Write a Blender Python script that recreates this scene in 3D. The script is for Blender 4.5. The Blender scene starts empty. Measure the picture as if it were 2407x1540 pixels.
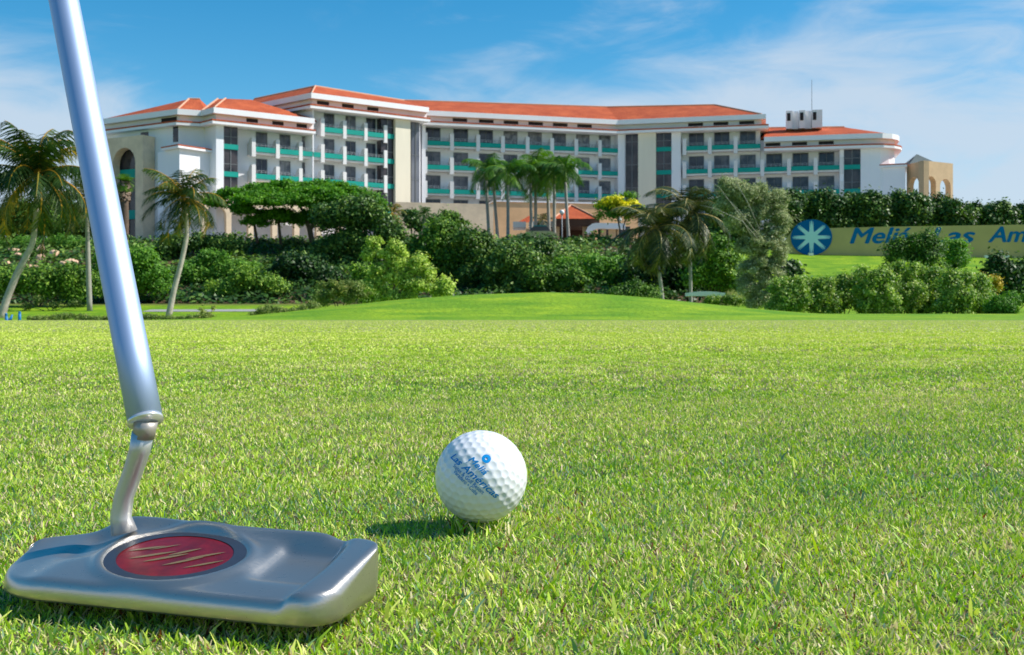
import bpy, bmesh, math, random
import numpy as np
from mathutils import Vector, Matrix

# ------------------------------------------------------------------ camera, world, sun, exposure
SC = bpy.context.scene
COL = SC.collection
F, CX, HY, H = 2581.0, 1203.5, 738.0, 0.097      # focal length, centre, horizon (photo pixels at width 2407), eye height

cam_d = bpy.data.cameras.new('camera')
cam = bpy.data.objects.new('camera', cam_d); COL.objects.link(cam)
cam.location = (0, 0, H); cam.rotation_euler = (math.radians(90), 0, 0)
cam_d.sensor_width = 36.0; cam_d.lens = 36.0 * F / 2407.0
cam_d.shift_y = -32.0 / 2407.0
cam_d.clip_start = 0.01; cam_d.clip_end = 5000
cam_d.dof.use_dof = True; cam_d.dof.focus_distance = 0.52; cam_d.dof.aperture_fstop = 60.0
SC.camera = cam

SUN_DIR = Vector((0.71, 0.02, 0.70)).normalized()
SUN_EL = math.asin(SUN_DIR.z); SUN_AZ = math.atan2(SUN_DIR.x, SUN_DIR.y)

def build_world():
    w = bpy.data.worlds.new('World'); SC.world = w; w.use_nodes = True
    nt = w.node_tree; N = nt.nodes; L = nt.links
    N.clear()
    out = N.new('ShaderNodeOutputWorld'); bg = N.new('ShaderNodeBackground')
    L.new(bg.outputs[0], out.inputs[0]); bg.inputs[1].default_value = 0.115
    sky = N.new('ShaderNodeTexSky'); sky.sky_type = 'NISHITA'; sky.sun_disc = False
    sky.sun_elevation = SUN_EL; sky.sun_rotation = SUN_AZ
    sky.air_density = 1.0; sky.dust_density = 0.15; sky.ozone_density = 3.0; sky.altitude = 0
    hs = N.new('ShaderNodeHueSaturation'); hs.inputs['Saturation'].default_value = 1.44; hs.inputs['Value'].default_value = 0.90; hs.inputs['Hue'].default_value = 0.488
    L.new(sky.outputs[0], hs.inputs['Color'])
    tc = N.new('ShaderNodeTexCoord')
    mp = N.new('ShaderNodeMapping'); mp.inputs['Rotation'].default_value = (0, math.radians(-24), 0)
    mp.inputs['Scale'].default_value = (2.3, 2.0, 7.5)
    L.new(tc.outputs['Generated'], mp.inputs[0])
    n1 = N.new('ShaderNodeTexNoise'); n1.inputs['Scale'].default_value = 1.15; n1.inputs['Detail'].default_value = 7
    n1.inputs['Roughness'].default_value = 0.52; n1.inputs['Distortion'].default_value = 0.6
    L.new(mp.outputs[0], n1.inputs['Vector'])
    sep = N.new('ShaderNodeSeparateXYZ'); L.new(tc.outputs['Generated'], sep.inputs[0])
    def m(op, a, b=None, c=None):
        n = N.new('ShaderNodeMath'); n.operation = op
        for i, v in enumerate((a, b, c)):
            if v is None: continue
            if isinstance(v, (int, float)): n.inputs[i].default_value = v
            else: L.new(v, n.inputs[i])
        return n.outputs[0]
    # more cloud to the right and towards the horizon, streaked
    n2 = N.new('ShaderNodeTexNoise'); n2.inputs['Scale'].default_value = 3.4; n2.inputs['Detail'].default_value = 8
    n2.inputs['Roughness'].default_value = 0.6; n2.inputs['Distortion'].default_value = 1.1
    L.new(mp.outputs[0], n2.inputs['Vector'])
    gx = m('MULTIPLY', sep.outputs[0], 0.50)
    gz = m('MULTIPLY', sep.outputs[2], -1.75)
    nn = m('ADD', m('MULTIPLY', n1.outputs['Fac'], 1.25), m('MULTIPLY', n2.outputs['Fac'], 0.62))
    lf = m('MULTIPLY', m('MAXIMUM', m('SUBTRACT', m('MULTIPLY', sep.outputs[0], -1.0), 0.20), 0.0), m('MULTIPLY', m('MAXIMUM', m('SUBTRACT', 0.26, sep.outputs[2]), 0.0), 30.0))
    s = m('ADD', m('ADD', m('ADD', nn, gx), gz), lf)
    ramp = N.new('ShaderNodeMapRange'); ramp.interpolation_type = 'SMOOTHSTEP'
    L.new(s, ramp.inputs[0]); ramp.inputs[1].default_value = 0.46; ramp.inputs[2].default_value = 0.98
    ramp.inputs[3].default_value = 0.0; ramp.inputs[4].default_value = 0.88
    mix = N.new('ShaderNodeMix'); mix.data_type = 'RGBA'
    L.new(ramp.outputs[0], mix.inputs[0]); L.new(hs.outputs[0], mix.inputs[6])
    mix.inputs[7].default_value = (3.75, 4.45, 5.25, 1)
    L.new(mix.outputs[2], bg.inputs[0])
build_world()

sd = bpy.data.lights.new('sun', 'SUN'); sd.energy = 4.3; sd.angle = math.radians(0.53); sd.color = (1.0, 0.955, 0.88)
sun = bpy.data.objects.new('sun', sd); COL.objects.link(sun)
sun.rotation_euler = SUN_DIR.to_track_quat('Z', 'Y').to_euler()

SC.view_settings.view_transform = 'Standard'; SC.view_settings.look = 'None'
SC.view_settings.exposure = 0.47; SC.view_settings.gamma = 1.0
SC.render.engine = 'CYCLES'
SC.cycles.max_bounces = 6; SC.cycles.diffuse_bounces = 3; SC.cycles.glossy_bounces = 3
SC.cycles.transmission_bounces = 4; SC.cycles.transparent_max_bounces = 6
SC.cycles.use_denoising = True

# ------------------------------------------------------------------ helpers
def at(px, py, Y):
    return Vector(((px - CX) / F * Y, Y, H + (HY - py) / F * Y))

ORG = {}
def link(o, parent=None):
    COL.objects.link(o)
    if parent is not None: o.parent = parent
    return o
def tag(o, label=None, cat=None, group=None, kind=None):
    if label: o['label'] = label
    if cat: o['category'] = cat
    if group: o['group'] = group
    if kind: o['kind'] = kind
    return o
def thing(name, label, cat, loc, group=None, kind=None):
    o = bpy.data.objects.new(name, None); o.empty_display_size = 0.1
    o.location = loc; COL.objects.link(o); ORG[o.name] = Vector(loc)
    return tag(o, label, cat, group, kind)
def put(name, me, mat, parent=None, smooth=False):
    """link a mesh whose vertices are in world space as a (child) object"""
    me.name = name
    o = bpy.data.objects.new(name, me)
    if mat is not None and len(me.materials) == 0:
        for m in (mat if isinstance(mat, (list, tuple)) else [mat]): me.materials.append(m)
    if smooth: me.polygons.foreach_set('use_smooth', [True] * len(me.polygons))
    if parent is not None:
        org = ORG[parent.name]
        me.transform(Matrix.Translation(-org)); ORG[o.name] = org
    else:
        ORG[o.name] = Vector((0, 0, 0))
    link(o, parent)
    ORG[o.name] = ORG[parent.name] if parent is not None else Vector((0, 0, 0))
    return o
def copy_tree(o, parent=None):
    c = o.copy(); COL.objects.link(c); c.parent = parent
    for ch in list(o.children): copy_tree(ch, c)
    return c

class MB:
    """collects geometry"""
    def __init__(s): s.v = []; s.f = []
    def poly(s, pts):
        b = len(s.v); s.v += [tuple(p) for p in pts]; s.f.append(tuple(range(b, b + len(pts))))
    def add(s, vs, fs):
        b = len(s.v); s.v += [tuple(p) for p in vs]; s.f += [tuple(i + b for i in f) for f in fs]
    def hexa(s, p):  # 8 points: bottom 4 (ccw) then top 4
        s.add(p, [(3, 2, 1, 0), (4, 5, 6, 7), (0, 1, 5, 4), (1, 2, 6, 5), (2, 3, 7, 6), (3, 0, 4, 7)])
    def box(s, x0, x1, y0, y1, z0, z1):
        s.hexa([(x0, y0, z0), (x1, y0, z0), (x1, y1, z0), (x0, y1, z0), (x0, y0, z1), (x1, y0, z1), (x1, y1, z1), (x0, y1, z1)])
    def prism(s, poly, z0, z1):
        n = len(poly)
        vs = [(p[0], p[1], z0) for p in poly] + [(p[0], p[1], z1) for p in poly]
        fs = [tuple(range(n - 1, -1, -1)), tuple(range(n, 2 * n))] + [(i, (i + 1) % n, n + (i + 1) % n, n + i) for i in range(n)]
        s.add(vs, fs)
    def tube(s, path, radii, seg=10, cap=True):
        path = [Vector(p) for p in path]; n = len(path); vs = []; fs = []
        for i, p in enumerate(path):
            t = (path[min(i + 1, n - 1)] - path[max(i - 1, 0)]).normalized()
            a = t.cross(Vector((0, 1, 0.01)));
            if a.length < 1e-4: a = t.cross(Vector((1, 0, 0)))
            a.normalize(); b = t.cross(a)
            r = radii[i] if isinstance(radii, (list, tuple)) else radii
            for k in range(seg):
                th = 2 * math.pi * k / seg
                vs.append(p + a * (r * math.cos(th)) + b * (r * math.sin(th)))
        for i in range(n - 1):
            for k in range(seg):
                k2 = (k + 1) % seg
                fs.append((i * seg + k, i * seg + k2, (i + 1) * seg + k2, (i + 1) * seg + k))
        if cap:
            fs.append(tuple(range(seg - 1, -1, -1))); fs.append(tuple(range((n - 1) * seg, n * seg)))
        s.add(vs, fs)
    def mesh(s, name='m'):
        me = bpy.data.meshes.new(name); me.from_pydata(s.v, [], s.f); me.update(); return me
    def build(s, name, mat, parent=None, smooth=False):
        me = s.mesh(name)
        bm = bmesh.new(); bm.from_mesh(me); bmesh.ops.recalc_face_normals(bm, faces=bm.faces); bm.to_mesh(me); bm.free()
        return put(name, me, mat, parent, smooth)

def poly_mesh_np(V, K, tint=None):
    """V: (N*K,3) vertices; N faces of K corners each; tint (N,) per face -> per point attribute"""
    n = len(V) // K
    me = bpy.data.meshes.new('np')
    me.vertices.add(len(V)); me.vertices.foreach_set('co', np.ascontiguousarray(V, np.float32).ravel())
    me.loops.add(len(V)); me.loops.foreach_set('vertex_index', np.arange(len(V), dtype=np.int32))
    me.polygons.add(n); me.polygons.foreach_set('loop_start', np.arange(0, len(V), K, dtype=np.int32))
    try: me.polygons.foreach_set('loop_total', np.full(n, K, np.int32))
    except Exception: pass
    if tint is not None:
        a = me.attributes.new('tint', 'FLOAT', 'POINT'); a.data.foreach_set('value', np.repeat(tint, K).astype(np.float32))
    me.update(calc_edges=True)
    return me

# ------------------------------------------------------------------ materials
def new_mat(name):
    m = bpy.data.materials.new(name); m.use_nodes = True
    return m, m.node_tree.nodes, m.node_tree.links, m.node_tree.nodes['Principled BSDF']
def rough_mat(name, col, rough=0.8, var=0.12, scale=1.5, bump=0.0, bscale=30, metal=0.0, spec=0.3, streak=False):
    m, N, L, P = new_mat(name)
    tc = N.new('ShaderNodeTexCoord'); nz = N.new('ShaderNodeTexNoise')
    nz.inputs['Scale'].default_value = scale; nz.inputs['Detail'].default_value = 6; nz.inputs['Roughness'].default_value = 0.65
    if streak:
        mp = N.new('ShaderNodeMapping'); mp.inputs['Scale'].default_value = (1, 1, 0.12)
        L.new(tc.outputs['Object'], mp.inputs[0]); L.new(mp.outputs[0], nz.inputs['Vector'])
    else: L.new(tc.outputs['Object'], nz.inputs['Vector'])
    r = N.new('ShaderNodeValToRGB'); e = r.color_ramp.elements
    e[0].position = 0.3; e[1].position = 0.7
    e[0].color = tuple(c * (1 - var) for c in col[:3]) + (1,); e[1].color = tuple(min(1, c * (1 + var)) for c in col[:3]) + (1,)
    L.new(nz.outputs['Fac'], r.inputs[0]); L.new(r.outputs[0], P.inputs['Base Color'])
    P.inputs['Roughness'].default_value = rough; P.inputs['Metallic'].default_value = metal
    P.inputs['Specular IOR Level'].default_value = spec
    if bump > 0:
        b = N.new('ShaderNodeBump'); b.inputs['Strength'].default_value = bump; b.inputs['Distance'].default_value = 0.03
        n2 = N.new('ShaderNodeTexNoise'); n2.inputs['Scale'].default_value = bscale; n2.inputs['Detail'].default_value = 4
        L.new(tc.outputs['Object'], n2.inputs['Vector']); L.new(n2.outputs['Fac'], b.inputs['Height']); L.new(b.outputs[0], P.inputs['Normal'])
    return m
def tint_mat(name, stops, rough=0.55, trans=0.3, spec=0.25, patch=None):
    """leaf material: the 'tint' attribute picks the leaf's own colour"""
    m, N, L, P = new_mat(name)
    a = N.new('ShaderNodeAttribute'); a.attribute_name = 'tint'
    r = N.new('ShaderNodeValToRGB'); e = r.color_ramp.elements
    while len(e) < len(stops): e.new(0.5)
    for i, (p, c) in enumerate(stops): e[i].position = p; e[i].color = tuple(c) + (1,)
    L.new(a.outputs['Fac'], r.inputs[0])
    col = r.outputs[0]
    P.inputs['Roughness'].default_value = rough; P.inputs['Specular IOR Level'].default_value = spec
    L.new(col, P.inputs['Base Color'])
    if trans > 0:
        t = N.new('ShaderNodeBsdfTranslucent'); mx = N.new('ShaderNodeMixShader'); mx.inputs[0].default_value = trans
        g = N.new('ShaderNodeHueSaturation'); g.inputs['Value'].default_value = 1.5; g.inputs['Saturation'].default_value = 1.1
        L.new(col, g.inputs['Color']); L.new(g.outputs[0], t.inputs['Color'])
        L.new(P.outputs[0], mx.inputs[1]); L.new(t.outputs[0], mx.inputs[2])
        L.new(mx.outputs[0], N['Material Output'].inputs['Surface'])
    return m

M = {}
M['white'] = rough_mat('white_render', (0.84, 0.84, 0.87), 0.85, 0.04, 0.25, streak=True)
M['trim'] = rough_mat('white_cornice', (0.88, 0.86, 0.87), 0.8, 0.04, 0.5)
M['pink'] = rough_mat('attic_render', (0.84, 0.79, 0.79), 0.85, 0.05, 0.4)
M['fin'] = rough_mat('grey_render', (0.74, 0.73, 0.72), 0.85, 0.07, 1.2, streak=True)
M['cream'] = rough_mat('cream_render', (0.80, 0.73, 0.58), 0.85, 0.07, 0.5, streak=True)
M['teal'] = rough_mat('teal_panel', (0.0, 0.31, 0.25), 0.6, 0.12, 0.8)
M['tan'] = rough_mat('tan_stone', (0.58, 0.41, 0.24), 0.9, 0.12, 0.8, 0.3, 4)
M['orange_stone'] = rough_mat('ochre_render', (0.76, 0.46, 0.24), 0.9, 0.12, 0.6)
M['beige_stone'] = rough_mat('beige_stone', (0.74, 0.58, 0.40), 0.9, 0.16, 0.7, 0.3, 3)
M['wall_yellow'] = rough_mat('ochre_sign_wall', (0.62, 0.44, 0.18), 0.9, 0.08, 0.5, 0.15, 4)
M['blue'] = rough_mat('blue_paint', (0.004, 0.16, 0.42), 0.9, 0.05, 1.0, spec=0.1)
M['dblue'] = rough_mat('deep_blue_paint', (0.004, 0.13, 0.38), 0.9, 0.05, 1.0, spec=0.1)
M['star'] = rough_mat('pale_blue_paint', (0.58, 0.84, 0.90), 0.8, 0.03, 1.0, spec=0.1)
M['ray'] = rough_mat('mid_blue_paint', (0.10, 0.36, 0.62), 0.8, 0.03, 1.0, spec=0.1)
M['frame'] = rough_mat('grey_metal_frame', (0.16, 0.17, 0.18), 0.5, 0.05, 1.0)
M['rail'] = rough_mat('grey_rail', (0.35, 0.37, 0.38), 0.4, 0.05, 1.0, metal=0.3)
M['dark'] = rough_mat('dark_opening', (0.035, 0.03, 0.032), 0.9, 0.2, 1.0)
M['brown'] = rough_mat('dark_timber', (0.09, 0.045, 0.03), 0.8, 0.2, 1.0)
M['granite'] = rough_mat('polished_granite', (0.055, 0.05, 0.06), 0.25, 0.3, 1.5, spec=0.5)
M['bark'] = rough_mat('pale_palm_bark', (0.46, 0.40, 0.35), 0.9, 0.28, 3.0, 0.5, 8, streak=False)
M['bark_dark'] = rough_mat('brown_bark', (0.14, 0.10, 0.07), 0.95, 0.3, 3.0, 0.5, 8)
M['bark_grey'] = rough_mat('grey_bark', (0.34, 0.32, 0.28), 0.9, 0.2, 3.0, 0.4, 8)
M['shaftgreen'] = rough_mat('green_crownshaft', (0.20, 0.33, 0.07), 0.5, 0.15, 2.0)
M['rock'] = rough_mat('pinkish_rock', (0.72, 0.47, 0.31), 0.95, 0.25, 2.5, 0.6, 5)
M['path'] = rough_mat('pale_concrete_path', (0.34, 0.34, 0.32), 0.9, 0.1, 1.0)
M['carpaint'] = rough_mat('yellow_car_paint', (0.68, 0.58, 0.22), 0.3, 0.03, 1.0, spec=0.5)
M['tyre'] = rough_mat('black_rubber', (0.02, 0.02, 0.02), 0.8, 0.1, 3.0)
M['chrome_lamp'] = rough_mat('grey_post', (0.32, 0.33, 0.34), 0.5, 0.05, 1.0)
M['globe'] = rough_mat('white_globe', (0.86, 0.84, 0.82), 0.7, 0.02, 1.0)
M['flag'] = rough_mat('blue_plastic', (0.01, 0.17, 0.45), 0.4, 0.1, 1.0)
M['coconut'] = rough_mat('orange_coconut', (0.55, 0.27, 0.03), 0.6, 0.3, 5.0)
M['slate'] = rough_mat('grey_glass_roof', (0.13, 0.16, 0.16), 0.8, 0.1, 1.0)

def glass(name, a, b, scale):
    m, N, L, P = new_mat(name)
    tc = N.new('ShaderNodeTexCoord'); nz = N.new('ShaderNodeTexNoise'); nz.inputs['Scale'].default_value = scale
    nz.inputs['Detail'].default_value = 2
    L.new(tc.outputs['Object'], nz.inputs['Vector'])
    r = N.new('ShaderNodeValToRGB'); e = r.color_ramp.elements
    e[0].position = 0.42; e[1].position = 0.58; e[0].color = tuple(a) + (1,); e[1].color = tuple(b) + (1,)
    L.new(nz.outputs['Fac'], r.inputs[0]); L.new(r.outputs[0], P.inputs['Base Color'])
    P.inputs['Roughness'].default_value = 0.12; P.inputs['Specular IOR Level'].default_value = 0.5
    return m
M['glass'] = glass('window_glass_over_curtain', (0.035, 0.045, 0.065), (0.13, 0.13, 0.15), 0.9)
M['bayglass'] = glass('stair_glass', (0.012, 0.014, 0.02), (0.06, 0.05, 0.055), 0.5)
M['darkglass'] = glass('deep_blue_window_glass', (0.012, 0.02, 0.04), (0.045, 0.055, 0.08), 0.9)
M['greyglass'] = glass('grey_stair_glass', (0.10, 0.11, 0.14), (0.17, 0.18, 0.21), 0.3)

def roof_mat():
    m, N, L, P = new_mat('clay_tiles')
    tc = N.new('ShaderNodeTexCoord')
    nz = N.new('ShaderNodeTexNoise'); nz.inputs['Scale'].default_value = 0.55; nz.inputs['Detail'].default_value = 8; nz.inputs['Roughness'].default_value = 0.7
    L.new(tc.outputs['Object'], nz.inputs['Vector'])
    r = N.new('ShaderNodeValToRGB'); e = r.color_ramp.elements
    e[0].position = 0.3; e[1].position = 0.72; e[0].color = (0.34, 0.062, 0.026, 1); e[1].color = (0.58, 0.135, 0.05, 1)
    L.new(nz.outputs['Fac'], r.inputs[0]); L.new(r.outputs[0], P.inputs['Base Color'])
    P.inputs['Roughness'].default_value = 0.85; P.inputs['Specular IOR Level'].default_value = 0.2
    n2 = N.new('ShaderNodeTexNoise'); n2.inputs['Scale'].default_value = 5; n2.inputs['Detail'].default_value = 3
    L.new(tc.outputs['Object'], n2.inputs['Vector'])
    b = N.new('ShaderNodeBump'); b.inputs['Strength'].default_value = 0.7; b.inputs['Distance'].default_value = 0.15
    L.new(n2.outputs['Fac'], b.inputs['Height']); L.new(b.outputs[0], P.inputs['Normal'])
    return m
M['roof'] = roof_mat()

def turf_mat(name, c1, c2, c3, s1, s2, bump, bdist, s3=None, earth=None):
    """c1/c2 large patches, c3 fine speckle"""
    m, N, L, P = new_mat(name)
    g = N.new('ShaderNodeNewGeometry')
    n1 = N.new('ShaderNodeTexNoise'); n1.inputs['Scale'].default_value = s1; n1.inputs['Detail'].default_value = 5; n1.inputs['Roughness'].default_value = 0.6
    L.new(g.outputs['Position'], n1.inputs['Vector'])
    r1 = N.new('ShaderNodeValToRGB'); e = r1.color_ramp.elements; e[0].position = 0.34; e[1].position = 0.66
    e[0].color = tuple(c1) + (1,); e[1].color = tuple(c2) + (1,); L.new(n1.outputs['Fac'], r1.inputs[0])
    n2 = N.new('ShaderNodeTexNoise'); n2.inputs['Scale'].default_value = s2; n2.inputs['Detail'].default_value = 4; n2.inputs['Roughness'].default_value = 0.7
    L.new(g.outputs['Position'], n2.inputs['Vector'])
    mr = N.new('ShaderNodeMapRange'); mr.inputs[1].default_value = 0.45; mr.inputs[2].default_value = 0.68; L.new(n2.outputs['Fac'], mr.inputs[0])
    mx = N.new('ShaderNodeMix'); mx.data_type = 'RGBA'; L.new(mr.outputs[0], mx.inputs[0]); L.new(r1.outputs[0], mx.inputs[6])
    mx.inputs[7].default_value = tuple(c3) + (1,)
    col = mx.outputs[2]
    if earth:   # brown bank on the slope
        sp = N.new('ShaderNodeSeparateXYZ'); L.new(g.outputs['Position'], sp.inputs[0])
        a = N.new('ShaderNodeMapRange'); a.inputs[1].default_value = 76; a.inputs[2].default_value = 80; L.new(sp.outputs[1], a.inputs[0])
        b_ = N.new('ShaderNodeMapRange'); b_.inputs[1].default_value = 19; b_.inputs[2].default_value = 15; L.new(sp.outputs[0], b_.inputs[0])
        mm = N.new('ShaderNodeMath'); mm.operation = 'MULTIPLY'; L.new(a.outputs[0], mm.inputs[0]); L.new(b_.outputs[0], mm.inputs[1])
        m2 = N.new('ShaderNodeMix'); m2.data_type = 'RGBA'; L.new(mm.outputs[0], m2.inputs[0]); L.new(col, m2.inputs[6])
        m2.inputs[7].default_value = tuple(earth) + (1,); col = m2.outputs[2]
        pv = N.new('ShaderNodeMapRange'); pv.inputs[1].default_value = 106; pv.inputs[2].default_value = 113; L.new(sp.outputs[1], pv.inputs[0])
        m3 = N.new('ShaderNodeMix'); m3.data_type = 'RGBA'; L.new(pv.outputs[0], m3.inputs[0]); L.new(col, m3.inputs[6])
        m3.inputs[7].default_value = (0.42, 0.38, 0.34, 1); col = m3.outputs[2]
    L.new(col, P.inputs['Base Color']); P.inputs['Roughness'].default_value = 0.8; P.inputs['Specular IOR Level'].default_value = 0.15
    b = N.new('ShaderNodeBump'); b.inputs['Strength'].default_value = bump; b.inputs['Distance'].default_value = bdist
    n3 = N.new('ShaderNodeTexNoise'); n3.inputs['Scale'].default_value = s3 or s2; n3.inputs['Detail'].default_value = 3
    L.new(g.outputs['Position'], n3.inputs['Vector']); L.new(n3.outputs['Fac'], b.inputs['Height']); L.new(b.outputs[0], P.inputs['Normal'])
    return m
M['green'] = turf_mat('bent_grass_green', (0.23, 0.27, 0.085), (0.32, 0.345, 0.12), (0.38, 0.38, 0.16), 0.8, 45, 0.8, 0.012, 70)
M['fairway'] = turf_mat('fairway_turf', (0.09, 0.24, 0.008), (0.31, 0.44, 0.016), (0.12, 0.26, 0.012), 0.55, 5, 0.8, 0.08, 9, earth=(0.12, 0.08, 0.045))

GREEN_STOPS = [(0.0, (0.018, 0.06, 0.012)), (0.5, (0.045, 0.13, 0.022)), (1.0, (0.11, 0.21, 0.03))]
M['leaf_dark'] = tint_mat('dark_leaves', [(0, (0.014, 0.046, 0.010)), (0.5, (0.055, 0.135, 0.02)), (1, (0.24, 0.36, 0.06))], 0.45, 0.15)  # darkest and palest stops also stand in for shaded and sunlit leaves
M['leaf_mid'] = tint_mat('mid_green_leaves', [(0, (0.025, 0.08, 0.010)), (0.5, (0.125, 0.26, 0.024)), (1, (0.36, 0.52, 0.06))], trans=0.18)  # low stop deepened to imitate shadow among the leaves
M['leaf_bright'] = tint_mat('bright_green_leaves', [(0, (0.07, 0.19, 0.02)), (0.5, (0.15, 0.33, 0.035)), (1, (0.27, 0.45, 0.05))])
M['leaf_feather'] = tint_mat('feathery_leaves', [(0, (0.04, 0.14, 0.008)), (0.5, (0.09, 0.26, 0.012)), (1, (0.19, 0.40, 0.02))], trans=0.35)
M['leaf_lime'] = tint_mat('lime_leaves', [(0, (0.08, 0.17, 0.02)), (0.5, (0.34, 0.48, 0.06)), (1, (0.80, 0.88, 0.24))])
M['leaf_grape'] = tint_mat('sea_grape_leaves', [(0, (0.04, 0.12, 0.016)), (0.5, (0.20, 0.35, 0.04)), (0.82, (0.46, 0.58, 0.10)), (1, (0.80, 0.82, 0.40))], 0.5, spec=0.3)
M['leaf_grey'] = tint_mat('grey_green_needles', [(0, (0.10, 0.15, 0.05)), (0.5, (0.33, 0.38, 0.16)), (1, (0.72, 0.72, 0.44))])
M['leaf_yellow'] = tint_mat('yellow_blossom', [(0, (0.66, 0.58, 0.01)), (1, (0.95, 0.88, 0.04))], trans=0.15)
M['leaf_gold'] = tint_mat('golden_leaves', [(0, (0.20, 0.24, 0.02)), (0.5, (0.45, 0.36, 0.02)), (1, (0.70, 0.50, 0.03))], trans=0.2)
M['leaf_weed'] = tint_mat('weed_leaves', [(0, (0.09, 0.15, 0.03)), (0.6, (0.22, 0.30, 0.06)), (1, (0.42, 0.40, 0.12))])
M['frond'] = tint_mat('coconut_frond', [(0, (0.015, 0.045, 0.012)), (0.45, (0.05, 0.10, 0.018)), (0.7, (0.13, 0.16, 0.02)), (0.88, (0.34, 0.24, 0.02)), (1, (0.60, 0.32, 0.02))], 0.5, 0.2, 0.2)
M['frond_dark'] = tint_mat('dark_coconut_frond', [(0, (0.012, 0.03, 0.01)), (0.5, (0.045, 0.075, 0.018)), (0.85, (0.15, 0.16, 0.035)), (1, (0.42, 0.32, 0.08))], 0.45, 0.15, 0.3)
M['frond_royal'] = tint_mat('royal_palm_frond', [(0, (0.02, 0.07, 0.012)), (0.5, (0.06, 0.17, 0.02)), (1, (0.20, 0.36, 0.03))], 0.5, 0.25, 0.2)
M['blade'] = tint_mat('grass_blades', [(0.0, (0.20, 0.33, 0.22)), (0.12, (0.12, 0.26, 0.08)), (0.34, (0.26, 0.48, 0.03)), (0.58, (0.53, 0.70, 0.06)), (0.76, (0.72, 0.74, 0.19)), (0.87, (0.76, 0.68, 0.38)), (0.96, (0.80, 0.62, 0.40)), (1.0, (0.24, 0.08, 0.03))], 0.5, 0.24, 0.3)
M['soil'] = rough_mat('thatch', (0.13, 0.115, 0.05), 0.95, 0.6, 260)

# ------------------------------------------------------------------ terrain
def sstep(a, b, x):
    t = np.clip((x - a) / (b - a), 0, 1); return t * t * (3 - 2 * t)
MX = [-30, -12, -9.5, -7.95, -5.6, -3.3, -1.2, 1.0, 2.5, 3.9, 5.3, 6.5, 7.8, 8.9, 11, 60]
MZ = [-0.20, -0.20, -0.15, -0.06, 0.28, 0.545, 0.69, 0.758, 0.72, 0.615, 0.46, 0.32, 0.19, 0.105, 0.10, 0.10]
def terr(X, Y):
    X = np.asarray(X, float); Y = np.asarray(Y, float)
    l = np.interp(Y, [0, 19, 50, 66, 74, 80, 92, 104, 3000], [-.012, -.012, -.2, -.15, .45, .9, 4.2, 7.1, 7.1])
    r = np.interp(Y, [0, 19, 30, 50, 65, 85, 103.5, 112, 3000], [-.012, -.012, .03, .03, .3, 3.0, 5.55, 7.1, 7.1])
    t = sstep(14, 22, X - (Y - 65) * 0.12)
    z = l * (1 - t) + r * t
    mz = np.interp(X, MX, MZ)
    b = sstep(19, 34, Y) * (1 - sstep(34.5, 48, Y))
    return z * (1 - b) + mz * b
def grid(name, xs, ys, zf, mat):
    Xg, Yg = np.meshgrid(xs, ys); Zg = zf(Xg, Yg)
    V = np.stack([Xg, Yg, Zg], -1).reshape(-1, 3); nx, ny = len(xs), len(ys)
    fs = [(j * nx + i, j * nx + i + 1, (j + 1) * nx + i + 1, (j + 1) * nx + i) for j in range(ny - 1) for i in range(nx - 1)]
    me = bpy.data.meshes.new(name); me.from_pydata(V.tolist(), [], fs); me.update()
    return put(name, me, mat, None, True)
xs = np.concatenate([[-1500, -600, -250, -120], np.arange(-70, -16, 3.0), np.arange(-16, 16, 0.5), np.arange(16, 70, 3.0), [120, 250, 600, 1500]])
ys = np.concatenate([[-300, -60, -10, 0, 8, 16], np.arange(18, 50, 0.75), np.arange(50, 120, 2.0), [125, 150, 250, 600, 3000]])
tag(grid('ground', xs, ys, terr, M['fairway']), kind='structure')
gx_ = np.concatenate([[-30, -15], np.arange(-14, 14.1, 0.5), [16, 30]])
gy_ = np.concatenate([[-6, -2, -0.5], np.arange(0, 18.0, 0.5), [18.1, 18.4]])
def greenz(X, Y):
    e = 18.0 + 0.10 * np.sin(X * 0.5)
    return np.where(Y > 18.0, -0.009, -0.0042) + 0.0 * X
tag(grid('putting_green', gx_, gy_, greenz, M['green']), kind='structure')
# path on the far fairway
pm = MB(); px_ = np.linspace(-24, -9.5, 40)
for i in range(len(px_) - 1):
    a, b = px_[i], px_[i + 1]
    ya, yb = 71.0 + 0.03 * (a + 24), 71.0 + 0.03 * (b + 24)
    za = [float(terr(a, ya)), float(terr(b, yb)), float(terr(b, yb + 2.0)), float(terr(a, ya + 2.0))]
    pm.poly([(a, ya, za[0] + .02), (b, yb, za[1] + .02), (b, yb + 2.0, za[2] + .02), (a, ya + 2.0, za[3] + .02)])
tag(pm.build('path', M['path']), kind='structure')

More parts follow.
